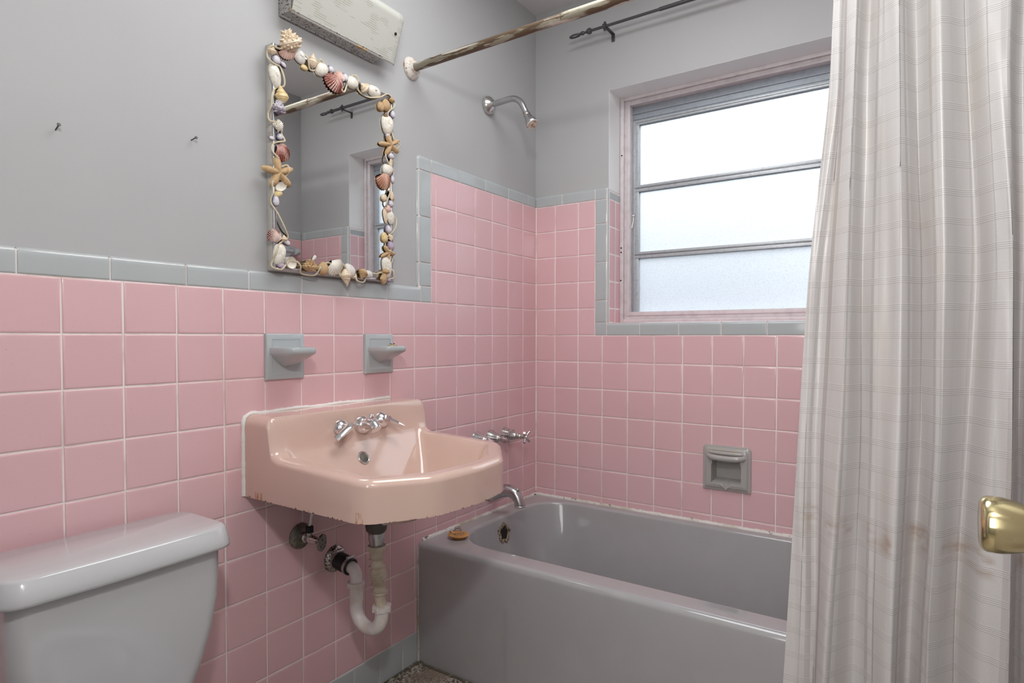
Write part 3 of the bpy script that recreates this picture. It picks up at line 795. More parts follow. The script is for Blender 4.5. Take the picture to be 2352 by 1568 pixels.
# faucet on the splashback
def faucet():
    root = tag(empty('sink_faucet', (.10, SYC+.012, .82)), 'chrome faucet with two lever handles on the peach sink', 'faucet')
    n = Vector((1, 0, .154)).normalized(); up = Vector((-.154, 0, 1)).normalized()
    def on(y, z):                      # point on sloping splashback face
        return Vector((.094+(.8865-z)/6.5, y, z))
    for (y, ang, z) in ((-1.150, -1, .838), (-1.004, 1, .843)):
        o = on(y, z)
        mb = MB(); mb.add(*lathe([(-.004, .0225), (.002, .0228), (.007, .0212), (.013, .0165), (.016, .0125), (.018, .0105), (.026, .0095), (.034, .0085)], o, n, 32))
        h = mb.build('handle', M['chrome'], root)
        # flat lever blade
        if ang < 0: d = Vector((.02, -.87, -.49)).normalized(); s = Vector((.78, .25, -.42)).normalized()
        else: d = Vector((.35, .78, -.50)).normalized(); s = Vector((.45, -.35, .6)).normalized()
        s = (s-d*s.dot(d)).normalized(); w = d.cross(s)
        st = o+n*(.036 if ang < 0 else .026)-d*.004
        rs = []
        for (t, a, b) in ((-.008, .004, .004), (-.006, .0065, .006), (.004, .0072, .0062), (.012, .0085, .0050), (.030, .0078, .0040), (.052, .0080, .0024), (.056, .0076, .0014)) if ang < 0 else ((-.008, .005, .005), (-.004, .0072, .0072), (.006, .0072, .0070), (.014, .0078, .0062), (.030, .0088, .0042), (.050, .0095, .0018), (.056, .0090, .0008)):
            ring = []
            for (p, q) in ((-1,-.7),(-.7,-1),(.7,-1),(1,-.7),(1,.7),(.7,1),(-.7,1),(-1,.7)): ring.append(st+d*t+s*(a*p)+w*(b*q))
            rs.append(ring)
        v, f = rings(rs); link('lever', v, f, M['chrome'], h, sharp=35)
    o = on(-1.078, .838)
    mb = MB(); mb.add(*lathe([(-.004, .0245), (.003, .0248), (.009, .0235), (.016, .0195), (.020, .015)], o, n, 32))
    # short stubby spout
    path = catmull([o+n*.010, o+n*.030+up*.002, o+n*.047-up*.004, o+n*.056-up*.017], 6)
    mb.add(*tube(path, [.0165-.0035*i/len(path)+(.0015 if i > len(path)-4 else 0) for i in range(len(path))], 20))
    mb.build('spout', M['chrome'], root)
    mb = MB(); mb.add(*tube([o+up*.013+n*.016, o+up*.016+n*.034], .0028, 10)); mb.add(*sphere(o+up*.0165+n*.042, .0085, 10, .75, 1.0, 1.25))
    mb.build('lift_knob', M['chrome'], root)
faucet()

# ------------------------------------------------------------------ plumbing below the sink
M['tarnish_wheel'] = mat('pitted_wheel', (.26, .255, .235), .5, .6, layers=[(130, (.08, .075, .065), .52, .62)], rough2=.7)
def plumbing():
    root = tag(empty('drain_trap', (.0, -1.09, .27)), 'white plastic drain trap with ribbed tailpipe under the sink', 'drain pipe')
    Y = -1.088
    mb = MB(); mb.add(*lathe([(.628, .0285), (.572, .0285), (.562, .0265), (.556, .0215)], (.168, Y, 0), (0, 0, 1), 32))
    mb.build('drain_flange', M['bronze_dark'], root)
    mb = MB(); mb.add(*lathe([(.557, .0205), (.552, .0212), (.537, .0208), (.532, .0190), (.522, .0182), (.520, .014)], (.168, Y, 0), (0, 0, 1), 32))
    tag(mb.build('tailpiece', M['steel'], root), 'metal tailpiece')
    def nut(x, y, z, m, tilt=(0, 0, 1), r=.0235, hgt=.015, tabs=8):
        mb = MB(); d = Vector(tilt).normalized(); o = Vector((x, y, z))
        mb.add(*lathe([(0, r*.86), (0.0015, r), (hgt*.55, r), (hgt*.6, r*1.10), (hgt, r*1.10), (hgt+.001, r*.9)], o, d, 40))
        a, b, _ = frame_of(d)
        for k in range(tabs):
            t = 2*PI*k/tabs+.3; u = a*math.cos(t)+b*math.sin(t)
            mb.add(*lathe([(0, .0022), (hgt*.95, .0026)], o+u*(r*1.03), d, 8))
        return mb.build('slip_nut', m, root)
    nut(.169, Y, .5065, M['pvc_old'], r=.0215)
    # ribbed flexible section, drifting a little to the right as it falls
    prof = []; z = .506; zs = []
    pr = [(.506, .0165), (.494, .0165), (.489, .0165), (.484, .0222), (.480, .0165), (.476, .0148), (.471, .0172), (.466, .0226), (.461, .0142), (.458, .0160), (.454, .0222), (.451, .0182), (.448, .0224), (.445, .0184), (.442, .0224), (.439, .0184), (.436, .0222), (.431, .0142), (.424, .0145), (.418, .0224), (.413, .0158), (.408, .0152), (.402, .0224), (.399, .0182), (.396, .0200), (.392, .0160), (.385, .0152), (.372, .0148), (.352, .0148), (.345, .0146)]
    cx = lambda z: .168+.017*max(0, (.50-z)/.15)+.0015*math.sin(z*160)
    tilt = lambda z: .18*math.sin(z*95)
    rs = []
    for (z, r) in pr:
        ring = []
        for j in range(36):
            a = 2*PI*j/36
            ring.append((cx(z)+r*math.cos(a), Y+r*math.sin(a), z+(tilt(z)*r*math.cos(a+1) if .39 < z < .49 else 0)))
        rs.append(ring)
    v, f = rings(list(reversed(rs))); tag(link('ribbed_pipe', v, f, M['pvc_old'], root, sharp=55), 'yellowed ribbed flexible pipe')
    nut(.1865, Y, .3490, M['pvc'], r=.0225)
    nut(.0875, Y, .3900, M['pvc'], r=.0215)
    path = [(.1865, Y, .356)] + [(.137+.0495*math.cos(t), Y, .338-.0495*math.sin(t)) for t in np.linspace(0, PI, 22)] + [(.0875, Y, .37), (.0875, Y, .3995)]
    mb = MB(); mb.add(*tube(path, .0178, 26)); mb.add(*lathe([(0, .0190), (.045, .0190)], (.0875, Y, .354), (0, 0, 1), 28))
    mb.build('u_bend', M['pvc'], root, sharp=60)
    ad = Vector((-1, -.02, .22)).normalized()
    path = catmull([(.0875, Y, .398), (.0880, Y, .412), (.0860, Y, .427), (.0775, Y, .4375), (.064, Y, .4415), (.046, Y, .4445)], 6)
    mb = MB(); mb.add(*tube(path, .0165, 24)); mb.build('trap_arm', M['pvc'], root)
    o = Vector((.006, Y, .4520)); d = Vector((1, 0, -.18)).normalized()
    mb = MB(); mb.add(*lathe([(-.004, .018), (.000, .0225), (.012, .0225), (.014, .0238), (.030, .0243), (.042, .0243), (.046, .0228), (.048, .0231), (.062, .0236), (.0640, .0215), (.062, .0170)], o, d, 36))
    cp = mb.build('rubber_coupling', M['black'], root); tag(cp, 'black rubber coupling')
    for t in (.0075, .0545):
        mb = MB(); c = o+d*t
        mb.add(*lathe([(-.0045, .0224), (-.0045, .0243), (.0045, .0243), (.0045, .0224)], c, d, 40, caps=(False, False)))
        x = Vector((0, 1, 0)); top = c+Vector((.18, 0, 1)).normalized()*.0255
        mb.add(*tube([top-x*.008, top+x*.009], .0042, 10)); mb.add(*tube([top+x*.009, top+x*.013], .0033, 6))
        mb.add(*tube([top-x*.011, top-x*.008], .0048, 10))
        tag(mb.build('hose_clamp', M['steel'], cp), 'steel worm hose clamp')
    v, f = lathe([(-.003, .038), (.003, .0375), (.009, .033), (.012, .026), (.0125, .020)], (0, Y, .4515), (1, 0, 0), 44); tag(link('wall_flange', v, f, M['rust_chrome'], root), 'pitted rusty wall flange')

    root = tag(empty('shutoff_valve', (.0, -1.202, .51)), 'tarnished water shutoff valve on the wall under the sink', 'valve')
    Y, Z = -1.2025, .547
    v, f = lathe([(-.003, .0345), (.002, .0345), (.006, .031), (.010, .022), (.012, .013), (.012, .010)], (0, Y, Z), (1, 0, 0), 40); link('escutcheon', v, f, M['tarnish'], root)
    mb = MB(); mb.add(*lathe([(.010, .012), (.016, .0135), (.024, .0135), (.026, .010), (.034, .0105), (.036, .0118), (.044, .0118), (.046, .0105), (.060, .0100), (.064, .0080), (.074, .0060)], (0, Y, Z), (1, .03, -.02), 24)); mb.add(*lathe([(0, .008), (.016, .008), (.017, .0085)], (.038, Y, Z), (0, 0, 1), 16))
    mb.build('valve_body', M['old_chrome'], root)
    mb = MB(); mb.add(*lathe([(.016, .0100), (.018, .0112), (.032, .0112), (.034, .0085)], (.038, Y, Z), (0, 0, 1), 6)); mb.build('compression_nut', M['black'], root)
    mb = MB(); mb.add(*tube(catmull([(.038, Y, Z+.03), (.040, Y+.004, Z+.06), (.043, Y+.012, Z+.10), (.050, Y+.03, Z+.14)], 6), .0052, 12)); mb.build('supply_tube', M['old_chrome'], root)
    hd = Vector((.91, .41, -.03)).normalized(); hc = Vector((.080, Y+.003, Z-.004))
    v, f = lathe([(-.012, .0045), (-.002, .006), (-.001, .018), (.0005, .0218), (.0045, .0222), (.0062, .0205), (.0052, .010), (.0070, .0055), (.0078, .003)], hc, hd, 48, lambda i, a: .03*math.sin(a*10) if i in (3, 4) else 0)
    link('handwheel', v, f, M['tarnish_wheel'], root, sharp=50)
plumbing()

# ------------------------------------------------------------------ toilet
def toilet():
    root = tag(empty('toilet', (.35, -1.713, 0)), 'pale grey toilet with lidded tank beside the sink', 'toilet')
    YC = -1.713
    def rr(x0, x1, hw, r, z, bow=0, n=14):
        pts = []
        for (cx, cy, a0) in ((x1-r, hw-r, 0), (x0+r*1.25, hw-r*1.25, PI/2), (x0+r*1.25, -hw+r*1.25, PI), (x1-r, -hw+r, 1.5*PI)):
            q = r if cx == x1-r else r*1.25
            for a in np.linspace(a0, a0+PI/2, n): pts.append((cx+q*math.cos(a), cy+q*math.sin(a)))
        # densify the front by adding bow
        out = []
        for x, y in pts:
            k = max(0, 1-(y/hw)**2); out.append((x+bow*k*(1 if x > (x0+x1)/2 else 0), YC+y, z))
        return out
    def loft(name, levels, m, **k):
        L = [rr(*q) for q in levels]
        v, f = rings(L); return link(name, v, f, m, root, **k)
    # dense front edge for the bow
    def rr2(x0, x1, hw, r, z, bow=0):
        p = rr(x0, x1, hw, r, z, 0); q = []
        for i in range(len(p)):
            a, b = p[i], p[(i+1) % len(p)]
            q.append(a)
            if i % 14 == 13:
                for t in np.linspace(0, 1, 16)[1:-1]: q.append(tuple(a[j]+(b[j]-a[j])*t for j in range(3)))
        return [(x+bow*max(0, 1-((y-YC)/hw)**2)*(1 if x > (x0+x1)/2 else 0), y, z) for x, y, z in q]
    lv = [(.036, .208, .180, .030, .7005, .006), (.0345, .2115, .1835, .033, .6992, .006), (.0335, .215, .187, .035, .6960, .006), (.031, .222, .193, .040, .672, .007), (.0305, .2235, .1945, .041, .664, .007), (.031, .2225, .1935, .038, .6585, .007), (.035, .217, .188, .034, .6565, .007)]
    v, f = rings([rr2(*q) for q in reversed(lv)]); lid = link('tank_lid', v, f, M['china'], root, sharp=70)
    lv = [(.040, .205, .1750, .028, .6595, .006), (.040, .205, .1750, .028, .62, .006), (.040, .203, .1735, .030, .56, .006), (.042, .199, .166, .032, .50, .006), (.044, .193, .153, .036, .44, .006), (.046, .187, .138, .040, .39, .006), (.05, .180, .124, .042, .345, .005)]
    v, f = rings([rr2(*q) for q in reversed(lv)]); link('tank', v, f, M['china'], root, sharp=70)
    def egg(z, k, x0, x1, n=48):
        out = []
        for j in range(n):
            a = 2*PI*j/n; c = math.cos(a); cx = x0+(x1-x0)*.42
            L = (x1-cx) if c > 0 else (cx-x0)
            out.append((cx+L*c, YC+k*math.sin(a)*(1-.12*c), z))
        return out
    v, f = rings([egg(.0005, .105, .12, .52), egg(.03, .10, .12, .50), egg(.14, .085, .14, .46), egg(.24, .115, .14, .58), egg(.32, .160, .13, .68), egg(.352, .172, .12, .70), egg(.358, .160, .14, .685), egg(.335, .125, .26, .63), egg(.20, .07, .32, .5)]); link('bowl', v, f, M['china'], root, sharp=60)
    v, f = rings([egg(.3595, .176, .24, .705), egg(.372, .178, .238, .707), egg(.376, .170, .245, .70), egg(.372, .115, .31, .63), egg(.3595, .112, .315, .625)], False, False); link('seat', v, f, M['china'], root, sharp=60)
toilet()

# ------------------------------------------------------------------ ceramic wall fittings
def tray_holder(Y0, Y1, Z0, Z1, label, flip):
    yc = (Y0+Y1)/2; root = tag(empty('ceramic_soap_shelf', (0, yc, Z0)), label, 'soap dish', 'grey ceramic shelf fittings above the sink')
    def fr(ins, d): return [PL(u, v, d) for u, v in ((Y0+ins, Z0+ins), (Y1-ins, Z0+ins), (Y1-ins, Z1-ins), (Y0+ins, Z1-ins))]
    v, f = rings([fr(0, -.004), fr(0, .0050), fr(.0015, .0075), (fr(.0030, .0085)), fr(.0125, .0100), fr(.0145, .0105), fr(.0165, .0095), fr(.0185, .0095)], False, True)
    link('backplate', v, f, M['grey_tile'], root, sharp=35)
    # tray: half-oval with a raised lip, a wedge-shaped bracket beneath
    zt = Z1-.036; hw = .048; L = .091
    def half(k, x1, z, n=28, yk=1.0):
        pts = []
        for j in range(n+1):
            a = -PI/2+PI*j/n; e = 2/3.8
            c, s = math.cos(a), math.sin(a)
            pts.append((.006+(x1-.006)*abs(c)**e, yc+hw*k*yk*(abs(s)**e)*(1 if s > 0 else -1), z))
        return pts
    bot = []
    for p in half(1, L, zt-.0145): bot.append(p)
    def wedge(s):            # shrink toward the lower back
        tip = Vector((.008, yc, zt-.050))
        return [tuple(Vector(p).lerp(Vector((.008, yc+(p[1]-yc)*.15, zt-.050)), s) + Vector((0,0, -.004*math.sin(PI*s)))) for p in half(.97, L-.004, zt-.0165)]
    rs = [half(.86, L-.010, zt-.0050), half(.90, L-.007, zt-.0035), half(.94, L-.0040, zt-.0003), half(.97, L-.0015, zt+.0002), half(1, L, zt-.002), half(1, L, zt-.0125), half(.985, L-.002, zt-.0155)] + [wedge(s) for s in (.12, .3, .5, .7, .88, 1.0)]
    v, f = rings(rs, True, True); f = [tuple(reversed(q)) for q in f]
    link('tray', v, f, M['grey_tile'], root, sharp=60)
    return yc, zt
tray_holder(-1.3055, -1.1915, .9690, 1.0875, 'grey ceramic wall shelf nearest the toilet, its tray empty', 0)
yc2, zt2 = tray_holder(-.9765, -.8625, .9690, 1.0875, 'grey ceramic wall shelf nearest the tub, holding a pale rubber plug', 0)
root = tag(empty('drain_plug', (.045, yc2+.016, zt2-.004)), 'small pale rubber plug lying on the ceramic wall shelf', 'drain plug')
v, f = lathe([(0, .0125), (.006, .0142), (.008, .0145), (.0085, .013)], (.045, yc2+.016, zt2-.0045), (0, 0, 1), 28); link('plug_body', v, f, M['stopper_pale'], root)
mb = MB()
for k in range(6): mb.add(*sphere((.045+.004*math.cos(k*1.3), yc2+.016+.0055*math.sin(k*1.7), zt2+.0055+.0012*(k % 2)), .0018, 6))
mb.build('bead_chain', M['bronze_dark'], root)

def recessed_soap():
    X0, X1, Z0, Z1 = .7193, .8865, .5270, .6895; xc = (X0+X1)/2
    root = tag(empty('recessed_soap_dish', (xc, 0, Z0)), 'grey ceramic soap dish with grab bar set in the tub wall', 'soap dish')
    def rect(ins, d, n=1): return [PB(u, v, d) for u, v in ((X0+ins, Z0+ins), (X1-ins, Z0+ins), (X1-ins, Z1-ins), (X0+ins, Z1-ins))]
    # window shape of the recess, with a pouring notch below
    iw = .0520; zt = Z1-.050; zb = Z0+.027
    def open_(k, d, notch=.017, bot=0):
        P = []
        for s in np.linspace(-1, 1, 25):                         # bottom edge left to right with V notch
            P.append((xc+iw*k*s, zb-(notch*max(0, 1-abs(s)/.30)**1.3) - (k-1)*iw+bot))
        for z in np.linspace(0, 1, 12)[1:]:
            w = iw*k*(1-.10*max(0, z-.72)/.28*1.0)
            P.append((xc+w, zb+(zt-zb)*z))
        for s in np.linspace(1, -1, 25)[1:]: P.append((xc+iw*k*.90*s, zt))
        for z in np.linspace(1, 0, 12)[1:-1]:
            w = iw*k*(1-.10*max(0, z-.72)/.28)
            P.append((xc-w, zb+(zt-zb)*z))
        return [PB(u, v, d) for u, v in P]
    def outer(ins, d):
        ref = open_(1, d); out = []
        for (x, y, z) in ref:
            ang_x = (x-xc)/iw; ang_z = (z-(zb+zt)/2)/((zt-zb)/2)
            m = max(abs(ang_x), abs(ang_z), 1e-6)
            hx = (X1-X0)/2-ins; u = xc+hx*ang_x/m
            cz = (zb+zt)/2; hz = ((Z1-ins)-cz) if ang_z > 0 else (cz-(Z0+ins)); vv = cz+hz*ang_z/m
            out.append(PB(u, vv, d))
        return out
    rs = [outer(0, -.006), outer(0, .004), outer(.0018, .0065), outer(.008, .0075), outer(.0095, .0085), outer(.0125, .0135), outer(.0145, .0145), open_(1.12, .0150), open_(1.05, .0165), open_(1.0, .0155), open_(.985, .011), open_(.95, -.004, .006, .003), open_(.90, -.040, 0, .006)]
    v, f = rings(rs, False, True); link('dish_body', v, f, M['tub_soap'], root, sharp=45)
    # stepped brow and grab bar over the opening
    mb = MB(); n = 26
    def bar(z, d, r, w, droop):
        P = [(xc+w*s, -(d*(1-abs(s)**5)+.010), z-droop*(1-s*s)+.002) for s in np.linspace(-1, 1, n)]
        return tube(P, [r*(1-.25*abs(s)**6) for s in np.linspace(-1, 1, n)], 14)
    mb.add(*bar(Z1-.0185, .001, .0050, .057, 0)); mb.add(*bar(Z1-.0270, .005, .0070, .060, .001)); mb.add(*bar(Z1-.0410, .016, .0105, .0625, .004))
    mb.build('grab_bar', M['tub_soap'], root)
M['tub_soap'] = mat('soap_dish_glaze', (.39, .38, .365), .2, layers=[(40, (.42, .37, .30), .56, .72)], coat=.15)
recessed_soap()

# stopper resting on the tub ledge
c = (.083, -.636, .4005)
root = tag(empty('tub_stopper', c), 'amber rubber tub stopper with bead chain on the tub ledge', 'drain plug')
v, f = lathe([(0, .0195), (.0035, .0215), (.0055, .022), (.0075, .030), (.0095, .0345), (.0125, .036), (.0135, .0345), (.0118, .028), (.0105, .010)], c, (0.05, 0.03, 1), 40)
link('stopper_disc', v, f, M['stopper'], root)
mb = MB()
ch = catmull([(-.022, -.010, .018), (-.018, -.018, .020), (-.004, -.020, .0165), (.012, -.010, .0150), (.017, .006, .0155), (.006, .012, .0160), (-.006, .004, .019), (-.012, -.008, .021), (.004, -.010, .022), (.008, .004, .021), (-.004, .010, .0225), (-.014, .002, .0225), (-.002, -.004, .026), (.003, .006, .029), (-.010, -.004, .028)], 40)
acc = 1; last = ch[0]
for p in ch:
    acc += (p-last).length; last = p
    if acc > .0049: acc = 0; mb.add(*sphere(Vector(c)+Vector((p.x*1.1, p.y*1.1, .0145+(p.z-.0145)*1.5)), .0023, 5))
mb.build('bead_chain', M['bead'], root)
mb = MB(); mb.add(*tube([Vector(c)+Vector((.006+.006*math.cos(t), .002, .030+.006*math.sin(t))) for t in np.linspace(-.8, 4.2, 20)], .0009, 6)); mb.build('chain_ring', M['steel'], root)
# ------------------------------------------------------------------ tub faucet, spout, shower
def bath_faucet():
    root = tag(empty('bath_faucet', (.0, -.335, .69)), 'chrome bath valves with one cross handle above the tub spout', 'faucet')
    for i, (y, z) in enumerate(((-.4265, .6965), (-.3365, .6905), (-.2395, .6885))):
        o = (0, y, z)
        if i < 2:
            pr = [(-.001, .030), (.003, .0305), (.008, .0288), (.018, .0235), (.034, .0170), (.042, .0155), (.045, .013), (.045, .0100), (.052, .0090), (.054, .0105), (.060, .0105), (.062, .007), (.078, .0058)]
            v, f = lathe(pr, o, (1, 0, 0), 32); vb = link('valve', v, f, M['old_chrome' if i else 'chrome'], root)
        else:
            mb = MB(); mb.add(*lathe([(-.001, .0295), (.003, .030), (.008, .0285), (.020, .0260), (.030, .0245), (.031, .020)], o, (1, 0, 0), 36))
            mb.add(*lathe([(.0305, .0245), (.0325, .0262), (.0365, .0262), (.038, .0245)], o, (1, 0, 0), 36)); mb.add(*lathe([(.038, .0195), (.056, .0140), (.058, .0125)], o, (1, 0, 0), 8))
            mb.add(*lathe([(.058, .0115), (.062, .0125), (.064, .0105), (.068, .0118), (.072, .0100), (.076, .0108), (.080, .0085), (.096, .0080)], o, (1, 0, 0), 20))
            vb = mb.build('valve', M['old_chrome'], root)
            mb = MB(); c = Vector((.101, y, z)); mb.add(*lathe([(.092, .009), (.096, .0115), (.104, .0115), (.109, .008), (.110, .004)], o, (1, 0, 0), 20))
            for k in range(4):
                a = PI/4+k*PI/2; d = Vector((.10, math.cos(a), math.sin(a)))
                mb.add(*tube([c, c+d*.012, c+d*.021+Vector((.001, 0, 0)), c+d*.0275+Vector((.003, 0, 0))], [.0062, .0048, .0056, .0050], 12))
            tag(mb.build('cross_handle', M['old_chrome'], vb), 'four armed cross handle')
    root = tag(empty('tub_spout', (.07, -.34, .445)), 'dull metal tub spout with diverter knob above the tub end', 'spout')
    Y = -.340
    path = catmull([(-.002, Y, .474), (.02, Y, .478), (.055, Y, .492), (.085, Y, .498), (.112, Y, .492), (.130, Y, .474), (.1385, Y, .455), (.1395, Y, .4465)], 6)
    n = len(path); R = [.0285-.0085*min(1, i/n*1.4) for i in range(n)]
    mb = MB(); mb.add(*tube(path, R, 26)); mb.build('spout_body', M['spout'], root, sharp=60)
    v, f = lathe([(.0445, .0170), (.0445, .0208), (.0490, .0208), (.0505, .0195)], (.1396, Y, .4), (0, 0, 1), 30); link('spout_lip', v, f, M['steel'], root)
    mb = MB(); o = (.124, Y, .495); d = (.45, 0, 1); mb.add(*lathe([(-.004, .0055), (.004, .005), (.006, .0045), (.010, .0045), (.012, .0078), (.017, .0082), (.0195, .006)], o, d, 20)); mb.build('diverter_knob', M['old_chrome'], root)
    root = tag(empty('shower', (.0, -.342, 1.83)), 'old chrome shower head on a bent arm over the tub', 'shower head')
    Y = -.343
    v, f = lathe([(-.007, .034), (.002, .034), (.006, .0325), (.013, .026), (.020, .0165), (.022, .0125)], (0, Y, 1.960), (1, 0, 0), 40); link('wall_flange', v, f, M['old_chrome'], root)
    path = catmull([(.010, Y, 1.960), (.05, Y, 1.961), (.095, Y, 1.9625), (.122, Y, 1.957), (.145, Y, 1.939), (.160, Y, 1.912), (.168, Y, 1.893)], 8)
    mb = MB(); mb.add(*tube(path, .0112, 18)); mb.build('arm', M['spout'], root)
    d = Vector((.62, -.05, -1)).normalized(); o = Vector((.166, Y, 1.898))
    mb = MB(); mb.add(*lathe([(0, .0118), (.002, .0130), (.012, .0130), (.014, .0118)], o, d, 24)); mb.build('swivel_nut', M['rust_chrome'], root)
    mb = MB(); mb.add(*lathe([(.013, .010), (.016, .0135), (.026, .0150), (.046, .0222), (.054, .0235), (.056, .0225)], o, d, 32)); mb.build('head', M['spout'], root)
    mb = MB(); mb.add(*lathe([(.0555, .0222), (.058, .0220), (.0585, .0180), (.0562, .0172), (.0562, .0095), (.0600, .0088), (.0605, .004)], o, d, 32)); tag(mb.build('spray_face', M['flange'], root), 'limescaled spray face')
bath_faucet()

# ------------------------------------------------------------------ rods
def rods():
    Y, Z = -.7626, 1.9470
    root = tag(empty('shower_rod', (.8, Y, Z)), 'flaking brown shower rod spanning wall to wall over the tub', 'curtain rod')
    mb = MB(); mb.add(*lathe([(0, .0128), (.55, .0128), (.552, .0142), (XR+.001, .0142)], (.0, Y, Z), (1, 0, 0), 28)); mb.build('rod', M['rod'], root, sharp=30)
    jit = lambda i, a: .02*math.sin(a*3)
    for x, s in ((-.0078, 1), (XR+.0078, -1)):
        v, f = lathe([(0, .035), (.003, .0355), (.007, .034), (.012, .026), (.016, .019), (.020, .0175), (.0205, .014)], (x, Y, Z), (s, 0, 0), 40, jit); tag(link('rod_flange', v, f, M['flange'], root), 'rust spotted white flange')
    y, z = -.062, 2.2775
    root = tag(empty('window_curtain_rod', (.75, y, 2.2)), 'dark iron curtain rod with finials above the window', 'curtain rod')
    mb = MB(); mb.add(*lathe([(.278, .0052), (.568, .0052)], (0, y, z), (1, 0, 0), 18)); mb.add(*lathe([(.566, .0070), (1.30, .0070)], (0, y, z), (1, 0, 0), 18)); mb.build('rod', M['iron'], root)
    for sgn, x0 in ((-1, .290), (1, 1.27)):
        pr = [(0, .0055), (.002, .0105), (.006, .0118), (.012, .0115), (.017, .0085), (.022, .0050), (.027, .0038), (.031, .0055), (.036, .0078), (.041, .0072), (.046, .0048), (.050, .0040)]
        mb = MB(); mb.add(*lathe(pr, (x0, y, z), (sgn, 0, 0), 24))
        xe = x0+sgn*.049                                          # open teardrop loop, lying in the rod's horizontal plane
        lp = [(xe+sgn*(.022-.022*math.cos(t)), y+.0095*math.sin(t), z-.001-.002*(1-math.cos(t))/2) for t in np.linspace(0, 2*PI, 28)[:-1]]
        mb.add(*tube(lp, .0036, 10, closed=True)); mb.build('finial', M['iron'], root)
    for x in (.352, 1.20):
        mb = MB()
        mb.add(*lathe([(-.007, .0085), (-.006, .0112), (.006, .0112), (.007, .0085)], (x-.004, y, z), (1, 0, 0), 20))
        mb.add(*tube([(x-.004, y, z+.010), (x-.004, y, z+.017)], .0045, 12)); mb.add(*tube([(x-.004, y, z-.010), (x-.004, y, z-.016)], .0045, 12))
        mb.add(*bevel_box(x-.007, x+.007, y+.006, .0085, z-.0055, z-.0025, .001)); mb.add(*bevel_box(x-.007, x+.007, .0045, .0078, z-.033, z-.0025, .001)); mb.add(*sphere((x, .0046, z-.024), .0026, 6))
        mb.build('bracket', M['iron'], root)
rods()

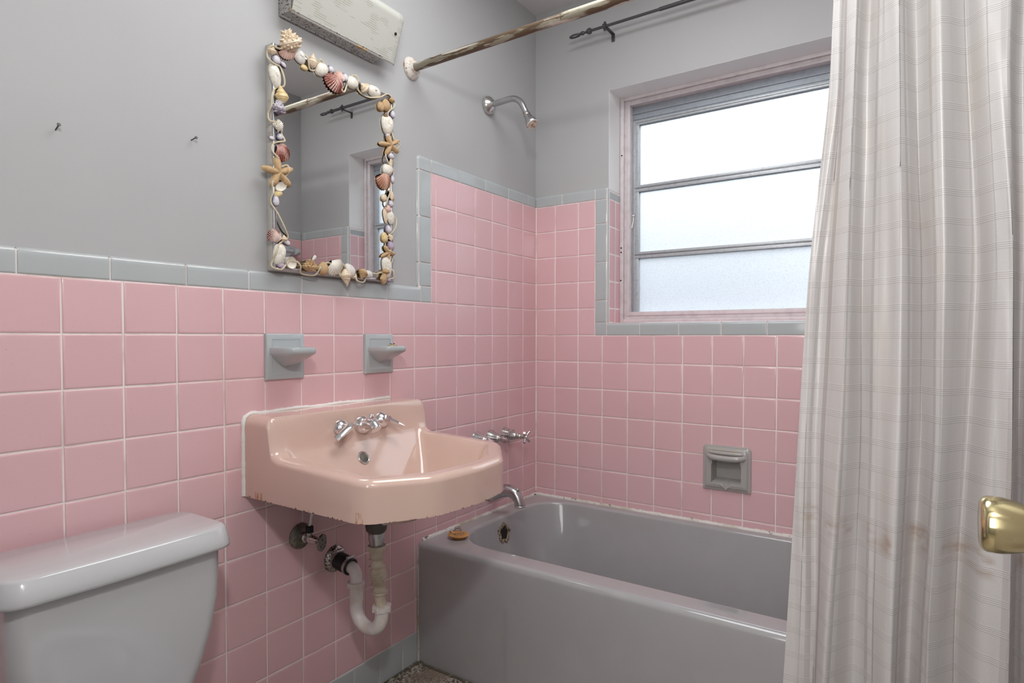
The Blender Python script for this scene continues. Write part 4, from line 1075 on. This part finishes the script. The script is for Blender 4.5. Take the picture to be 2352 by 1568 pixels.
# ------------------------------------------------------------------ shower curtain
def curtain():
    root = tag(empty('shower_curtain', (1.36, -.80, .03)), 'off-white plaid shower curtain bunched against the right wall', 'curtain')
    ZK = [1.90, 1.582, 1.232, .879, .523, .04]
    #        X at each height ...                      Y (depth)
    K = [([1.214, 1.207, 1.176, 1.156, 1.136, 1.112], -.802),
         ([1.226, 1.219, 1.186, 1.172, 1.165, 1.150], -.806),
         ([1.236, 1.229, 1.201, 1.187, 1.192, 1.185], -.792),
         ([1.262, 1.257, 1.249, 1.238, 1.222, 1.205], -.848),
         ([1.280, 1.274, 1.272, 1.272, 1.262, 1.255], -.790),
         ([1.300, 1.304, 1.308, 1.308, 1.300, 1.298], -.822),
         ([1.329, 1.332, 1.336, 1.337, 1.332, 1.330], -.852),
         ([1.350, 1.360, 1.372, 1.372, 1.358, 1.350], -.788),
         ([1.385, 1.394, 1.408, 1.406, 1.387, 1.380], -.846),
         ([1.425, 1.436, 1.455, 1.446, 1.434, 1.430], -.786),
         ([1.462, 1.467, 1.482, 1.478, 1.472, 1.468], -.838),
         ([1.496, 1.494, 1.506, 1.506, 1.503, 1.500], -.850),
         ([1.518, 1.515, 1.524, 1.524, 1.520, 1.520], -.780),
         ([1.552, 1.552, 1.552, 1.552, 1.552, 1.552], -.835),
         ([1.580, 1.580, 1.580, 1.580, 1.580, 1.580], -.785),
         ([1.608, 1.608, 1.608, 1.608, 1.608, 1.608], -.815)]
    sub = 14; nz = 120
    zs = np.linspace(1.90, .04, nz)
    cols = []
    for i in range(len(K)-1):
        for s in range(sub): cols.append((i, s/sub))
    cols.append((len(K)-2, 1.0))
    KX = np.array([k[0] for k in K]); KY = np.array([k[1] for k in K])
    zi = np.array(ZK)[::-1]
    def ctr(row):                                                   # smooth in height
        return np.interp(zs, zi, row[::-1])
    def smooth(a):
        for _ in range(14): a = np.concatenate([[a[0]], (a[:-2]+2*a[1:-1]+a[2:])/4, [a[-1]]])
        return a
    XH = np.array([smooth(ctr(r)) for r in KX])                      # knot x over height
    verts = []; uv = []
    G = np.zeros((nz, len(cols), 3))
    for c, (i, t) in enumerate(cols):
        i0, i1, i2, i3 = max(i-1, 0), i, i+1, min(i+2, len(K)-1)
        e = t-.045*math.sin(2*PI*t)                                   # rounded folds
        x = XH[i1]*(1-t)+XH[i2]*t
        y = KY[i1]*(1-e)+KY[i2]*e
        amp = .68+.50*np.clip((1.72-zs)/1.15, 0, 1)
        ph = i*1.7
        y = -.812+(y+.812)*amp+.0035*np.sin(zs*5.1+ph)*math.sin(PI*t)+.0022*np.sin(zs*13+ph*2+t*3)*math.sin(PI*t)
        x = x+.003*np.sin(zs*4.0+ph)
        G[:, c, 0] = x; G[:, c, 1] = y; G[:, c, 2] = zs
    # cloth length along the folds is the texture u
    d = np.sqrt(((G[60, 1:, :2]-G[60, :-1, :2])**2).sum(1)); u = np.concatenate([[0], np.cumsum(d)])
    n = len(cols); V = []; UV = []
    for k, off in enumerate((0, .0012)):
        for j in range(nz):
            for c in range(n):
                p = G[j, c].copy(); p[1] += off; V.append(tuple(p)); UV.append((float(u[c]), float(zs[j])))
    F = []
    b = n*nz
    for j in range(nz-1):
        for c in range(n-1):
            F.append((j*n+c, (j+1)*n+c, (j+1)*n+c+1, j*n+c+1))
    F2 = F[:]
    o = link('cloth', V[:b], F2, M['curtain'], root, sharp=None, uvs=UV[:b])
    # rings on the rod (above the frame of the photograph)
    Y, Z = -.7626, 1.9470
    for i in (0, 3, 6, 8, 11, 13, 15):
        x = float(XH[i][0]); yy = -.812+(KY[i]+.812)*.8
        pts = [(x, Y+.021*math.cos(t), Z-.006+.024*math.sin(t)) for t in np.linspace(0, 2*PI, 24)[:-1]]
        mb = MB(); mb.add(*tube(pts, .0022, 8, closed=True)); mb.add(*tube([(x, Y, Z-.030), (x, yy, 1.885)], .0015, 6)); mb.build('hook', M['steel'], root)
curtain()

# ------------------------------------------------------------------ light fixture over the mirror
def light_fixture():
    root = tag(empty('wall_light', (0, -1.2507, 1.9015)), 'ribbed acrylic wall light with rusty speckled pan above the mirror', 'wall light')
    Y0, Y1, Z0 = -1.2507, -.935, 1.9025
    mb = MB()
    poly = [(-.008, 1.9025), (.0385, 1.9025), (.043, 1.906), (.043, 1.9075), (.030, 1.9075), (.030, 2.05), (-.008, 2.05)]
    mb.add(*rings([[(x, y, z) for x, z in poly] for y in (Y0, Y1)]))
    mb.add(*bevel_box(-.008, .040, Y0-.0015, Y0+.0015, 1.9025, 2.05, .0008))
    mb.add(*bevel_box(.0005, .004, Y0-.002, Y1, 1.899, 1.9035, .0008))
    mb.build('back_pan', M['pan'], root, sharp=30)
    v, f = bevel_box(.0330, .0412, -1.0330, -.9950, 1.9008, 1.9080, .0006); tag(link('lamp_holder', v, f, mat('socket_tan', (.50, .34, .17), .6, layers=[(120, (.05, .03, .02), .60, .64)]), root), 'tan lamp holder end')
    # curved lens: leans outward towards the top, then rolls back to the wall
    prof = catmull([(.0400, 0, 1.9015), (.050, 0, 1.930), (.064, 0, 1.970), (.0765, 0, 2.005), (.082, 0, 2.022), (.079, 0, 2.036), (.066, 0, 2.048), (.040, 0, 2.056), (.004, 0, 2.060)], 6)
    ya, yb = -1.2480, -.8830
    rs_o = []; N1 = len(prof)
    out = [(p.x, p.z) for p in prof]; inn = [(p.x-.0022, p.z-.0006) for p in prof][::-1]
    loop = out+inn
    mb = MB()
    ys = [ya, ya+.002, -1.1, -1.0, yb-.012, yb-.004, yb]
    sh = [0, 0, 0, 0, 0, -.0015, -.0050]
    mb.add(*rings([[(x+s, y, z) for x, z in loop] for y, s in zip(ys, sh)]))
    mb.build('lens', M['diffuser'], root, sharp=60)
    mb = MB()
    for y in (-.908,): mb.add(*lathe([(0, .0042), (.002, .0040), (.003, .002)], (.0672, y, 1.978), (1, 0, -.36), 14))
    mb.build('lens_screw', M['dark'], root)
light_fixture()

# ------------------------------------------------------------------ mirror framed with shells and rope
SHELLS=[
('murex',-1.2507,1.8295,0.0642,0.0528,30,'cream'),('scallop',-1.2459,1.7973,0.0516,0.0375,205,'pink'),('barnacle',-1.2948,1.7904,0.0220,0.0193,0,'cream'),('clam',-1.2814,1.7729,0.0224,0.0216,0,'blue'),('clam',-1.2602,1.7690,0.0178,0.0110,-30,'lilac'),('razor',-1.2843,1.7309,0.0273,0.0519,14,'white'),('razor',-1.2117,1.8059,0.0294,0.0337,40,'pearl'),('whelk',-1.1736,1.8102,0.0265,0.0367,-5,'cream'),('clam',-1.1971,1.7844,0.0190,0.0136,0,'yellow'),('clam',-1.1441,1.7992,0.0402,0.0326,40,'white'),('clam',-1.1120,1.8109,0.0178,0.0189,20,'blue'),('scallop',-1.1048,1.7697,0.0657,0.0546,160,'red'),('scallop',-1.0851,1.8028,0.0396,0.0383,20,'pink'),('clam',-1.0620,1.8062,0.0187,0.0218,15,'blue'),('clam',-1.0369,1.8004,0.0351,0.0319,20,'white'),('whelk',-0.9963,1.7994,0.0332,0.0275,60,'cream'),('limpet',-0.9523,1.8029,0.0484,0.0332,0,'white'),('barnacle',-0.8829,1.8010,0.0203,0.0158,0,'tan'),('clam',-0.9263,1.7677,0.0230,0.0259,20,'tan'),('clam',-0.9048,1.7783,0.0289,0.0339,0,'tan'),('clam',-0.8775,1.7605,0.0185,0.0238,10,'blue'),('whelk',-0.9086,1.7446,0.0180,0.0143,0,'brown'),('razor',-0.8997,1.7198,0.0399,0.0550,0,'white'),('clam',-0.8980,1.6901,0.0182,0.0236,5,'lilac'),('starfish',-0.8891,1.6623,0.0734,0.0527,20,'tan'),('clam',-0.8856,1.6316,0.0258,0.0185,0,'lilac'),('scallop',-0.8820,1.6100,0.0332,0.0212,-90,'cream'),('clam',-0.9004,1.5860,0.0363,0.0315,30,'white'),('scallop',-0.9151,1.5409,0.0538,0.0627,190,'rust'),('clam',-0.8785,1.5618,0.0148,0.0239,0,'lilac'),('scallop',-0.8806,1.5097,0.0370,0.0292,-70,'cream'),('clam',-0.9135,1.4981,0.0198,0.0209,0,'cream'),('clam',-0.8863,1.4861,0.0221,0.0199,0,'blue'),('clam',-0.8974,1.4683,0.0219,0.0211,0,'pink'),('razor',-0.9084,1.4441,0.0145,0.0394,8,'cream'),('razor',-0.8865,1.4424,0.0240,0.0398,10,'white'),('clam',-0.8977,1.4063,0.0219,0.0251,20,'lilac'),('scallop',-0.8850,1.3843,0.0332,0.0266,-60,'cream'),('clam',-0.9123,1.3792,0.0216,0.0289,0,'yellow'),('clam',-0.8888,1.3573,0.0258,0.0279,15,'purple'),('starfish',-0.8981,1.3350,0.0548,0.0396,40,'tan'),('razor',-0.9038,1.2895,0.0327,0.0607,8,'white'),('clam',-0.8948,1.2533,0.0202,0.0119,0,'purple'),('whelk',-0.9255,1.2535,0.0321,0.0209,90,'tan'),('barnacle',-0.9129,1.2782,0.0270,0.0197,0,'tan'),('clam',-0.9777,1.2634,0.0306,0.0204,0,'pearl'),('whelk',-1.0045,1.2598,0.0298,0.0302,160,'tan'),('barnacle',-1.0340,1.2511,0.0145,0.0112,0,'cream'),('clam',-1.0498,1.2670,0.0317,0.0370,30,'pearl'),('scallop',-1.0993,1.2673,0.0635,0.0529,-150,'white'),('whelk',-1.0657,1.2448,0.0312,0.0441,190,'cream'),('clam',-1.1408,1.2646,0.0290,0.0330,-20,'tan'),('murex',-1.1902,1.2669,0.0441,0.0322,0,'tan'),('razor',-1.1691,1.2898,0.0084,0.0163,-40,'white'),('cup',-1.2450,1.2694,0.0260,0.0279,0,'white'),('clam',-1.2708,1.2601,0.0228,0.0154,0,'purple'),('razor',-1.2768,1.2869,0.0302,0.0505,-12,'white'),('clam',-1.2537,1.3206,0.0206,0.0133,-20,'lilac'),('scallop',-1.2926,1.3362,0.0408,0.0435,20,'stripe'),('barnacle',-1.2638,1.3292,0.0178,0.0154,0,'cream'),('whelk',-1.2709,1.6889,0.0340,0.0393,10,'yellow'),('murex',-1.2787,1.6549,0.0350,0.0391,0,'lilac'),('murex',-1.2816,1.6085,0.0274,0.0304,90,'white'),('clam',-1.2731,1.5838,0.0163,0.0164,20,'blue'),('clam',-1.2955,1.5744,0.0147,0.0097,0,'lilac'),('scallop',-1.2633,1.5415,0.0483,0.0549,230,'red'),('starfish',-1.2776,1.4911,0.0752,0.0655,10,'tan'),('cup',-1.2729,1.4583,0.0302,0.0197,30,'white'),('clam',-1.2781,1.4398,0.0226,0.0153,30,'yellow'),('clam',-1.2857,1.4209,0.0174,0.0272,0,'blue'),
]
ROPE=[(-1.2812,1.8011),(-1.2984,1.7986),(-1.3058,1.7861),(-1.3059,1.7701),(-1.3000,1.7585),(-1.2828,1.7584),(-1.2691,1.7591),(-1.2642,1.7358),(-1.2632,1.7122),(-1.2820,1.7025),(-1.2958,1.6807),(-1.3009,1.6523),(-1.3047,1.6329),(-1.3024,1.6154),(-1.2853,1.6140),(-1.2704,1.6030),(-1.2667,1.5921),(-1.2631,1.5745),(-1.2782,1.5682),(-1.2907,1.5606),(-1.2970,1.5407),(-1.2823,1.5259),(-1.2725,1.5087),(-1.2533,1.5164),(-1.2509,1.5026),(-1.2561,1.4893),(-1.2752,1.4753),(-1.2989,1.4638),(-1.2966,1.4394),(-1.2981,1.4143),(-1.2835,1.3876),(-1.2637,1.3524),(-1.2510,1.3321),(-1.2766,1.3144),(-1.2905,1.2898),(-1.2956,1.2707),(-1.2982,1.2542),(-1.2772,1.2485),(-1.2606,1.2611),(-1.2450,1.2727),(-1.2293,1.2732),(-1.2174,1.2620),(-1.2108,1.2456),(-1.1723,1.2431),(-1.1580,1.2619),(-1.1392,1.2754),(-1.1187,1.2810),(-1.1024,1.2658),(-1.0843,1.2481),(-1.0811,1.2654),(-1.0779,1.2815),(-1.0640,1.2670),(-1.0499,1.2510),(-1.0532,1.2372),(-1.0689,1.2311),(-1.0563,1.2431),(-1.0291,1.2590),(-1.0292,1.2403),(-0.9963,1.2390),(-0.9827,1.2655),(-0.9536,1.2655),(-0.9308,1.2713),(-0.9075,1.2589),(-0.8819,1.2583),(-0.8818,1.2770),(-0.8854,1.2939),(-0.8760,1.3282),(-0.8926,1.3383),(-0.9089,1.3456),(-0.9033,1.3792),(-0.8793,1.4050),(-0.8661,1.4390),(-0.8883,1.4606),(-0.9082,1.4808),(-0.8935,1.5204),(-0.8860,1.5457),(-0.8766,1.5848),(-0.9057,1.6070),(-0.9056,1.6332),(-0.8725,1.6481),(-0.8537,1.6703),(-0.8761,1.6856),(-0.8814,1.7211),(-0.9022,1.7530),(-0.8756,1.7823),(-0.8754,1.8074),(-0.9019,1.8118),(-0.9367,1.7901),(-0.9797,1.7786),(-1.0144,1.7871),(-1.0223,1.8177),(-1.0383,1.8182),(-1.0527,1.7900),(-1.0731,1.7601),(-1.0973,1.7854),(-1.1223,1.8095),(-1.1382,1.8153),(-1.1539,1.8187),(-1.1612,1.7919),(-1.1807,1.7847),(-1.1929,1.8075),(-1.2036,1.8169),(-1.2249,1.8176),(-1.2458,1.8128),(-1.2662,1.8048)]

def mirror():
    root = tag(empty('shell_mirror', (0, -1.08, 1.245)), 'wall mirror edged with seashells, starfish and cotton rope', 'mirror')
    Y0, Y1, Z0, Z1 = -1.2905, -.8720, 1.2470, 1.8135
    v, f = bevel_box(-.008, .0150, Y0, Y1, Z0, Z1, .0015); tag(link('cabinet_edge', v, f, mat('mirror_case', (.56, .54, .50), .45, layers=[(50, (.40, .33, .27), .6, .7)]), root), 'cream painted cabinet edge')
    mb = MB(); frame_w = .009
    for q in ((Y0, Y0+frame_w, Z0, Z1), (Y1-frame_w, Y1, Z0, Z1), (Y0+frame_w, Y1-frame_w, Z0, Z0+frame_w), (Y0+frame_w, Y1-frame_w, Z1-frame_w, Z1)):
        mb.add(*bevel_box(.0148, .0215, q[0], q[1], q[2], q[3], .0025, 3))
    mb.build('frame', M['steel'], root)
    v, f = bevel_box(.0150, .0195, Y0+.006, Y1-.006, Z0+.006, Z1-.006, .0005); link('mirror_glass', v, f, M['mirror'], root, sharp=20)
    XB = .0199                                                        # shells sit on the rim
    def put(vs, y, z, rot, x0=XB):
        c, s = math.cos(math.radians(rot)), math.sin(math.radians(rot))
        return [(x0+w, y+u*c-v*s, z+u*s+v*c) for (u, v, w) in vs]
    def scallop(w, h, ribs=13):
        V = []; F = []; UV = []; na, nr = ribs*6, 14
        for layer in (0, 1):
            for j in range(nr+1):
                r = j/nr
                for i in range(na+1):
                    t = i/na; a = (t-.5)*math.radians(210) * (1-.12*r)
                    rib = math.cos(t*ribs*2*PI)
                    R = (1+.035*rib)*(.62+.38*math.cos((t-.5)*1.8))
                    u = math.sin(a)*r*R*.5*w; v = (-.46+math.cos(a)*r*.5*R*1.0+ .5*r*R*.5)*h*.92
                    dome = .27*min(w, h)*(1-(2*r-.9)**2*.62-.55*abs(2*t-1)**2.2*.5) + .012*min(w, h)*rib*r*1.6
                    if r < .15: dome *= .6+r*2.6
                    edge = 0 if (j == nr or i in (0, na)) else 1
                    V.append((u, v, max(.0008, dome) if layer == 0 else max(0, dome-.0014))); UV.append((t, r))
        n = (na+1)*(nr+1)
        for j in range(nr):
            for i in range(na):
                q = (j*(na+1)+i, j*(na+1)+i+1, (j+1)*(na+1)+i+1, (j+1)*(na+1)+i)
                F.append(tuple(reversed(q))); F.append(tuple(k+n for k in q))
        for i in range(na): a = nr*(na+1)+i; F.append((a, a+n, a+n+1, a+1))
        for j in range(nr):
            a, b = j*(na+1), (j+1)*(na+1); F.append((a, a+n, b+n, b)); a += na; b += na; F.append((a, b, b+n, a+n))
        # little hinge wings
        return V, F, UV
    def dome(w, h, ridges=6, egg=.25, depth=.42, hollow=False):
        V = []; n = 28; m = 12
        hh = .5*min(w, h)*depth*2
        for j in range(m+1):
            a = j/m*PI/2; r = math.cos(a)
            for i in range(n):
                t = 2*PI*i/n; k = 1-egg*math.sin(t)*.6
                z = math.sin(a)*hh
                if hollow: z = hh*(1 if j == 0 else 0)+(0 if j == 0 else hh*(1-.9*math.sin(a)))
                rr = r*(1+(.018*math.cos(j*2.6) if ridges else 0))
                V.append((.5*w*rr*math.cos(t)*k, .5*h*(rr*math.sin(t)-.12*math.sin(a)), z+(.016*min(w, h)*math.sin(j*2.6) if ridges and not hollow else 0)))
        uvs = [(i/n, 0.) for i in range(n)]+[(i/n, j/m) for j in range(m+1) for i in range(n)]
        base = [(.5*w*.98*math.cos(2*PI*i/n)*(1-egg*math.sin(2*PI*i/n)*.6), .5*h*.98*math.sin(2*PI*i/n), -.001) for i in range(n)]
        V = base+V; F = []
        for j in range(m+1):
            for i in range(n): k = (i+1) % n; F.append((j*n+i, j*n+k, (j+1)*n+k, (j+1)*n+i))
        F.append(tuple(reversed(range(n))))
        return V, F, uvs
    def razor(w, h):
        V = []; n = 24; m = 10
        for j in range(m+1):
            a = j/m*PI/2; r = math.cos(a)
            for i in range(n):
                t = 2*PI*i/n; e = .8
                c, s = math.cos(t), math.sin(t)
                V.append((.5*w*r*abs(c)**e*(1 if c > 0 else -1)*(1+.18*s), .5*h*r*s, .34*w*math.sin(a)*(1+.15*c)))
        F = []
        for j in range(m):
            for i in range(n): k = (i+1) % n; F.append((j*n+i, j*n+k, (j+1)*n+k, (j+1)*n+i))
        F.append(tuple(reversed(range(n))))
        return V, F, [(i/n, j/m) for j in range(m+1) for i in range(n)]
    def whelk(w, h, spikes=0, spike=.0):
        """spiral shell lying on its side: stepped spire tapering to a tip, swollen last whorl"""
        V = []; n = 36; m = 40; F = []
        for j in range(m+1):
            s = j/m                                                  # 0 lower canal .. 1 apex
            if s < .42: r = .10+.40*math.sin(s/.42*PI/2)**.9
            else: r = .50*(1-(s-.42)/.58)**1.0+.012
            for i in range(n):
                t = 2*PI*i/n
                turn = (s*4.2-t/(2*PI))
                st = (turn-math.floor(turn))
                k = 1-.16*st if s > .36 else 1-.05*st
                nb = 0
                if spikes: nb = spike*max(0, math.cos(t*spikes+s*9))**5*max(0, math.cos((turn)*2*PI*1.0))**2*(1 if s > .12 else .2)
                R = r*k+nb
                x = R*math.cos(t); z = R*math.sin(t)
                V.append((x*w*.98, (s-.5)*h, max(-.001, z*w*.75+.20*w)))
        for j in range(m):
            for i in range(n): k = (i+1) % n; F.append((j*n+i, (j+1)*n+i, (j+1)*n+k, j*n+k))
        F.append(tuple(range(n))); F.append(tuple(reversed(range(m*n, (m+1)*n))))
        return V, F, [(i/n, j/m) for j in range(m+1) for i in range(n)]
    def murex(w, h, seed):
        rr = random.Random(seed); V, F, uv = whelk(w*.95, h*.88)
        mb = MB(); mb.add(V, F); uv = list(uv)
        def cone(a, s, L):
            s = max(.05, min(.95, s)); rad = (.10+.40*math.sin(min(1, s/.42)*PI/2)**.9 if s < .42 else .50*(1-(s-.42)/.58)+.012)*.9
            d = Vector((math.cos(a), (s-.40)*1.5, math.sin(a)*.85)).normalized()
            o = Vector((rad*math.cos(a)*w*.88, (s-.5)*h*.88, rad*math.sin(a)*w*.66+.18*w))
            q = len(mb.v); mb.add(*lathe([(-.004, .085*w), (.3*L, .050*w), (.75*L, .018*w), (L, .003*w)], o, d, 7)); uv.extend([(.5, .5)]*(len(mb.v)-q))
        for row, s in enumerate((.16, .30, .43, .57, .70, .84)):
            for k in range(9):
                a = -.15+(k+.5*(row % 2))*(PI+.3)/8.5
                cone(a, s+rr.uniform(-.03, .03), w*rr.choice((.06, .08, .10, .13, .19)))
        return mb.v, mb.f, uv
    def starfish(w, h):
        V = [(0, 0, .2*w*.5)]; n = 50; F = []
        lev = [(.33, .095), (.66, .082), (.9, .055), (1.0, 0.0)]
        for k, (r, z) in enumerate(lev):
            for i in range(n):
                t = 2*PI*i/n; c = abs(math.cos(2.5*(t-PI/2))); R = .5*(.30+.70*c**1.9)
                V.append((w*R*r*math.cos(t), h*R*r*math.sin(t), w*(z*(.5+.5*c)+.002)-(.002 if k == 3 else 0)))
        for i in range(n): F.append((0, 1+i, 1+(i+1) % n))
        for k in range(3):
            for i in range(n): a = 1+k*n; F.append((a+i, a+n+i, a+n+(i+1) % n, a+(i+1) % n))
        F.append(tuple(reversed([1+3*n+i for i in range(n)])))
        return V, F
    def limpet(w, h):
        n = 40; rs = []
        for (r, z) in ((1, 0), (1, .0015), (.8, .26), (.45, .42), (.20, .46), (.15, .42), (.14, .2)):
            rs.append([(.5*w*r*math.cos(2*PI*i/n), .5*h*r*math.sin(2*PI*i/n), z*.5*w) for i in range(n)])
        return rings(rs)
    NAMES = dict(murex='conch_shell', cup='cup_shell', barnacle='barnacle', clam='clam_shell', razor='ear_shell', whelk='whelk_shell', scallop='scallop_shell', limpet='limpet_shell', starfish='starfish')
    for (kind, y, z, w, h, rot, colr) in SHELLS:
        uv = None; w = max(w, .006)*1.14; h = max(h, .006)*1.12
        if kind == 'scallop': V, F, uv = scallop(w, h)
        elif kind == 'clam': V, F, uv = dome(w, h)
        elif kind == 'cup': V, F, uv = dome(w, h, 0, .15, .30, True)
        elif kind == 'razor': V, F, uv = razor(w, h)
        elif kind == 'whelk': V, F, uv = whelk(w, h)
        elif kind == 'murex': V, F, uv = murex(w, h, int(y*-1e4))
        elif kind == 'barnacle': V, F, uv = whelk(w, h, 9, .10)
        elif kind == 'starfish': V, F = starfish(w*1.15, h*1.15)
        else: V, F = limpet(w, h)
        o = link(NAMES[kind], put(V, y, z, rot, XB+(.004 if kind == 'starfish' else .001)), F, M['shell_'+colr], root, sharp=60, uvs=uv)
        if kind == 'limpet':
            v, f = lathe([(0, .0030), (.001, .0026)], (XB+.0066, y+.0005, z), (1, 0, 0), 16); link('keyhole', v, f, M['dark'], o)
    # twisted rope wandering over and under the shells
    pts = []
    for i, (y, z) in enumerate(ROPE): pts.append((XB+.0058+.0050*math.sin(i*1.9), y, z))
    path = catmull(pts, 26, closed=True)
    # even spacing
    q = [path[0]]; acc = 0
    for a, b in zip(path, path[1:]):
        acc += (b-a).length
        if acc >= .0017: q.append(b); acc = 0
    mb = MB(); m = len(q); ph = 0; X = None
    strands = [[] for _ in range(3)]; s = 0
    for i in range(m):
        d = (q[(i+1) % m]-q[i-1]).normalized()
        if X is None: X, _, _ = frame_of(d)
        X = (X-d*X.dot(d)).normalized(); Yv = d.cross(X)
        s += (q[i]-q[i-1]).length if i else 0
        for k in range(3):
            a = s/.0095*2*PI+k*2*PI/3
            strands[k].append(q[i]+X*(.0013*math.cos(a))+Yv*(.0013*math.sin(a)))
    for st in strands: mb.add(*tube(st, .00145, 6))
    tag(mb.build('rope', M['rope'], root, sharp=None), 'thin twisted cotton rope')
mirror()

# ------------------------------------------------------------------ nails, towel bar
def nail(y, z, d, label):
    o = Vector((-.0085, y, z)); d = Vector(d).normalized()
    v, f = lathe([(0, .0013), (.017, .0013), (.0172, .0034), (.0186, .0034), (.019, .002)], o, d, 12)
    tag(link('nail', v, f, M['bronze_dark'], loc=(0, y, z)), label, 'nail', 'nails left in the bare grey wall')
nail(-1.7415, 1.4740, (1, .0, .45), 'lone nail in the bare grey wall above the toilet, farther from the mirror')
nail(-1.4810, 1.5245, (1, .15, .22), 'lone nail in the bare grey wall, nearer to the shell mirror')
root = tag(empty('towel_bar', (XR-.03, -.30, 1.50)), 'grey ceramic towel bar on the far tub wall, seen in the mirror', 'towel bar')
for y in (-.075, -.52):
    mb = MB(); mb.add(*bevel_box(XR-.009, XR+.001, y-.032, y+.032, 1.515, 1.590, .004, 3)); mb.add(*rings([[(XR-.006-a, y-b, 1.5525-c) for a, b, c in ((dd, hw, hh), (dd, -hw, hh), (dd, -hw, -hh), (dd, hw, -hh))] for dd, hw, hh in ((0, .024, .026), (.03, .017, .018), (.062, .016, .017), (.078, .004, .004))]))
    mb.build('post', M['grey_tile'], root, sharp=30)
mb = MB(); mb.add(*tube([(XR-.052, -.50, 1.5525), (XR-.052, -.095, 1.5525)], .010, 16)); mb.build('bar', M['grey_tile'], root)

# ------------------------------------------------------------------ light
W = bpy.data.worlds.new('overcast_sky'); S.world = W; W.use_nodes = True
nt = W.node_tree; nt.nodes.clear()
out = N(nt, 'ShaderNodeOutputWorld'); bg = N(nt, 'ShaderNodeBackground'); nt.links.new(bg.outputs[0], out.inputs[0])
tc = N(nt, 'ShaderNodeTexCoord'); sx = N(nt, 'ShaderNodeSeparateXYZ'); nt.links.new(tc.outputs['Generated'], sx.inputs[0])
rp = N(nt, 'ShaderNodeValToRGB'); nt.links.new(mathn(nt, 'ADD', mathn(nt, 'MULTIPLY', sx.outputs[2], .5), .5), rp.inputs[0])
e = rp.color_ramp.elements
e[0].position = .0; e[0].color = (.16, .17, .17, 1); e[1].position = 1.0; e[1].color = (2.9, 3.2, 3.6, 1)
for p, c in ((.47, (.18, .20, .21, 1)), (.52, (.28, .31, .34, 1)), (.55, (.46, .51, .57, 1)), (.585, (.95, 1.02, 1.11, 1)), (.63, (1.85, 1.93, 2.03, 1)), (.70, (3.1, 3.2, 3.3, 1)), (.80, (3.6, 3.7, 3.85, 1))):
    k = e.new(p); k.color = c
nt.links.new(rp.outputs[0], bg.inputs['Color']); bg.inputs['Strength'].default_value = SKY

def lamp(name, typ, loc, energy, col=(1, 1, 1), **kw):
    L = bpy.data.lights.new(name, typ); L.energy = energy; L.color = col
    for k, v in kw.items(): setattr(L, k, v)
    o = bpy.data.objects.new(name, L); COL.objects.link(o); o.location = loc
    return o
lamp('camera_flash', 'POINT', (1.385, -2.235, 1.87), FLASH, (1.0, .985, .97), shadow_soft_size=.055)  # camera flash held above the lens, not a fixture of the doorway
a = lamp('hall_fill', 'AREA', (1.12, -3.30, 1.55), HALL_FILL, (1.0, .985, .97), shape='RECTANGLE', size=.9, size_y=1.3)  # added fill through the doorway to lift the back wall, no real hall light
a.rotation_euler = (PI/2, 0, 0)
b = lamp('ceiling_fill', 'AREA', (.76, -1.0, 2.43), CEIL_FILL, (.97, .985, 1.0), shape='DISK', size=.9)  # soft ambient fill added under the ceiling, not a real fixture

# ------------------------------------------------------------------ camera
cam = bpy.data.cameras.new('camera'); co = bpy.data.objects.new('camera', cam); COL.objects.link(co); S.camera = co
cam.sensor_width = 36.0; cam.sensor_fit = 'HORIZONTAL'; cam.lens = 1390.6188/2352*36.0
cam.shift_x = 0.0; cam.shift_y = 17.6162/2352
cam.clip_start = .02; cam.clip_end = 60
pit, yaw, rol = .0204, -.5906, .0004
fw = Vector((math.sin(yaw)*math.cos(pit), math.cos(yaw)*math.cos(pit), -math.sin(pit)))
r = fw.cross(Vector((0, 0, 1))).normalized(); u = r.cross(fw)
r2 = r*math.cos(rol)+u*math.sin(rol); u2 = u*math.cos(rol)-r*math.sin(rol)
co.matrix_world = Matrix(((r2.x, u2.x, -fw.x, 1.3663), (r2.y, u2.y, -fw.y, -2.2239), (r2.z, u2.z, -fw.z, 1.0792), (0, 0, 0, 1)))
vs = S.view_settings
S.display_settings.display_device = 'sRGB'
vs.view_transform = 'Standard'; vs.look = 'None'; vs.exposure = EXPO; vs.gamma = 1.0; vs.use_curve_mapping = False
S.cycles.max_bounces = 10; S.cycles.diffuse_bounces = 6; S.cycles.glossy_bounces = 5; S.cycles.transmission_bounces = 6
S.cycles.use_denoising = True
S.cycles.sample_clamp_indirect = 6.0
S.cycles.caustics_reflective = False
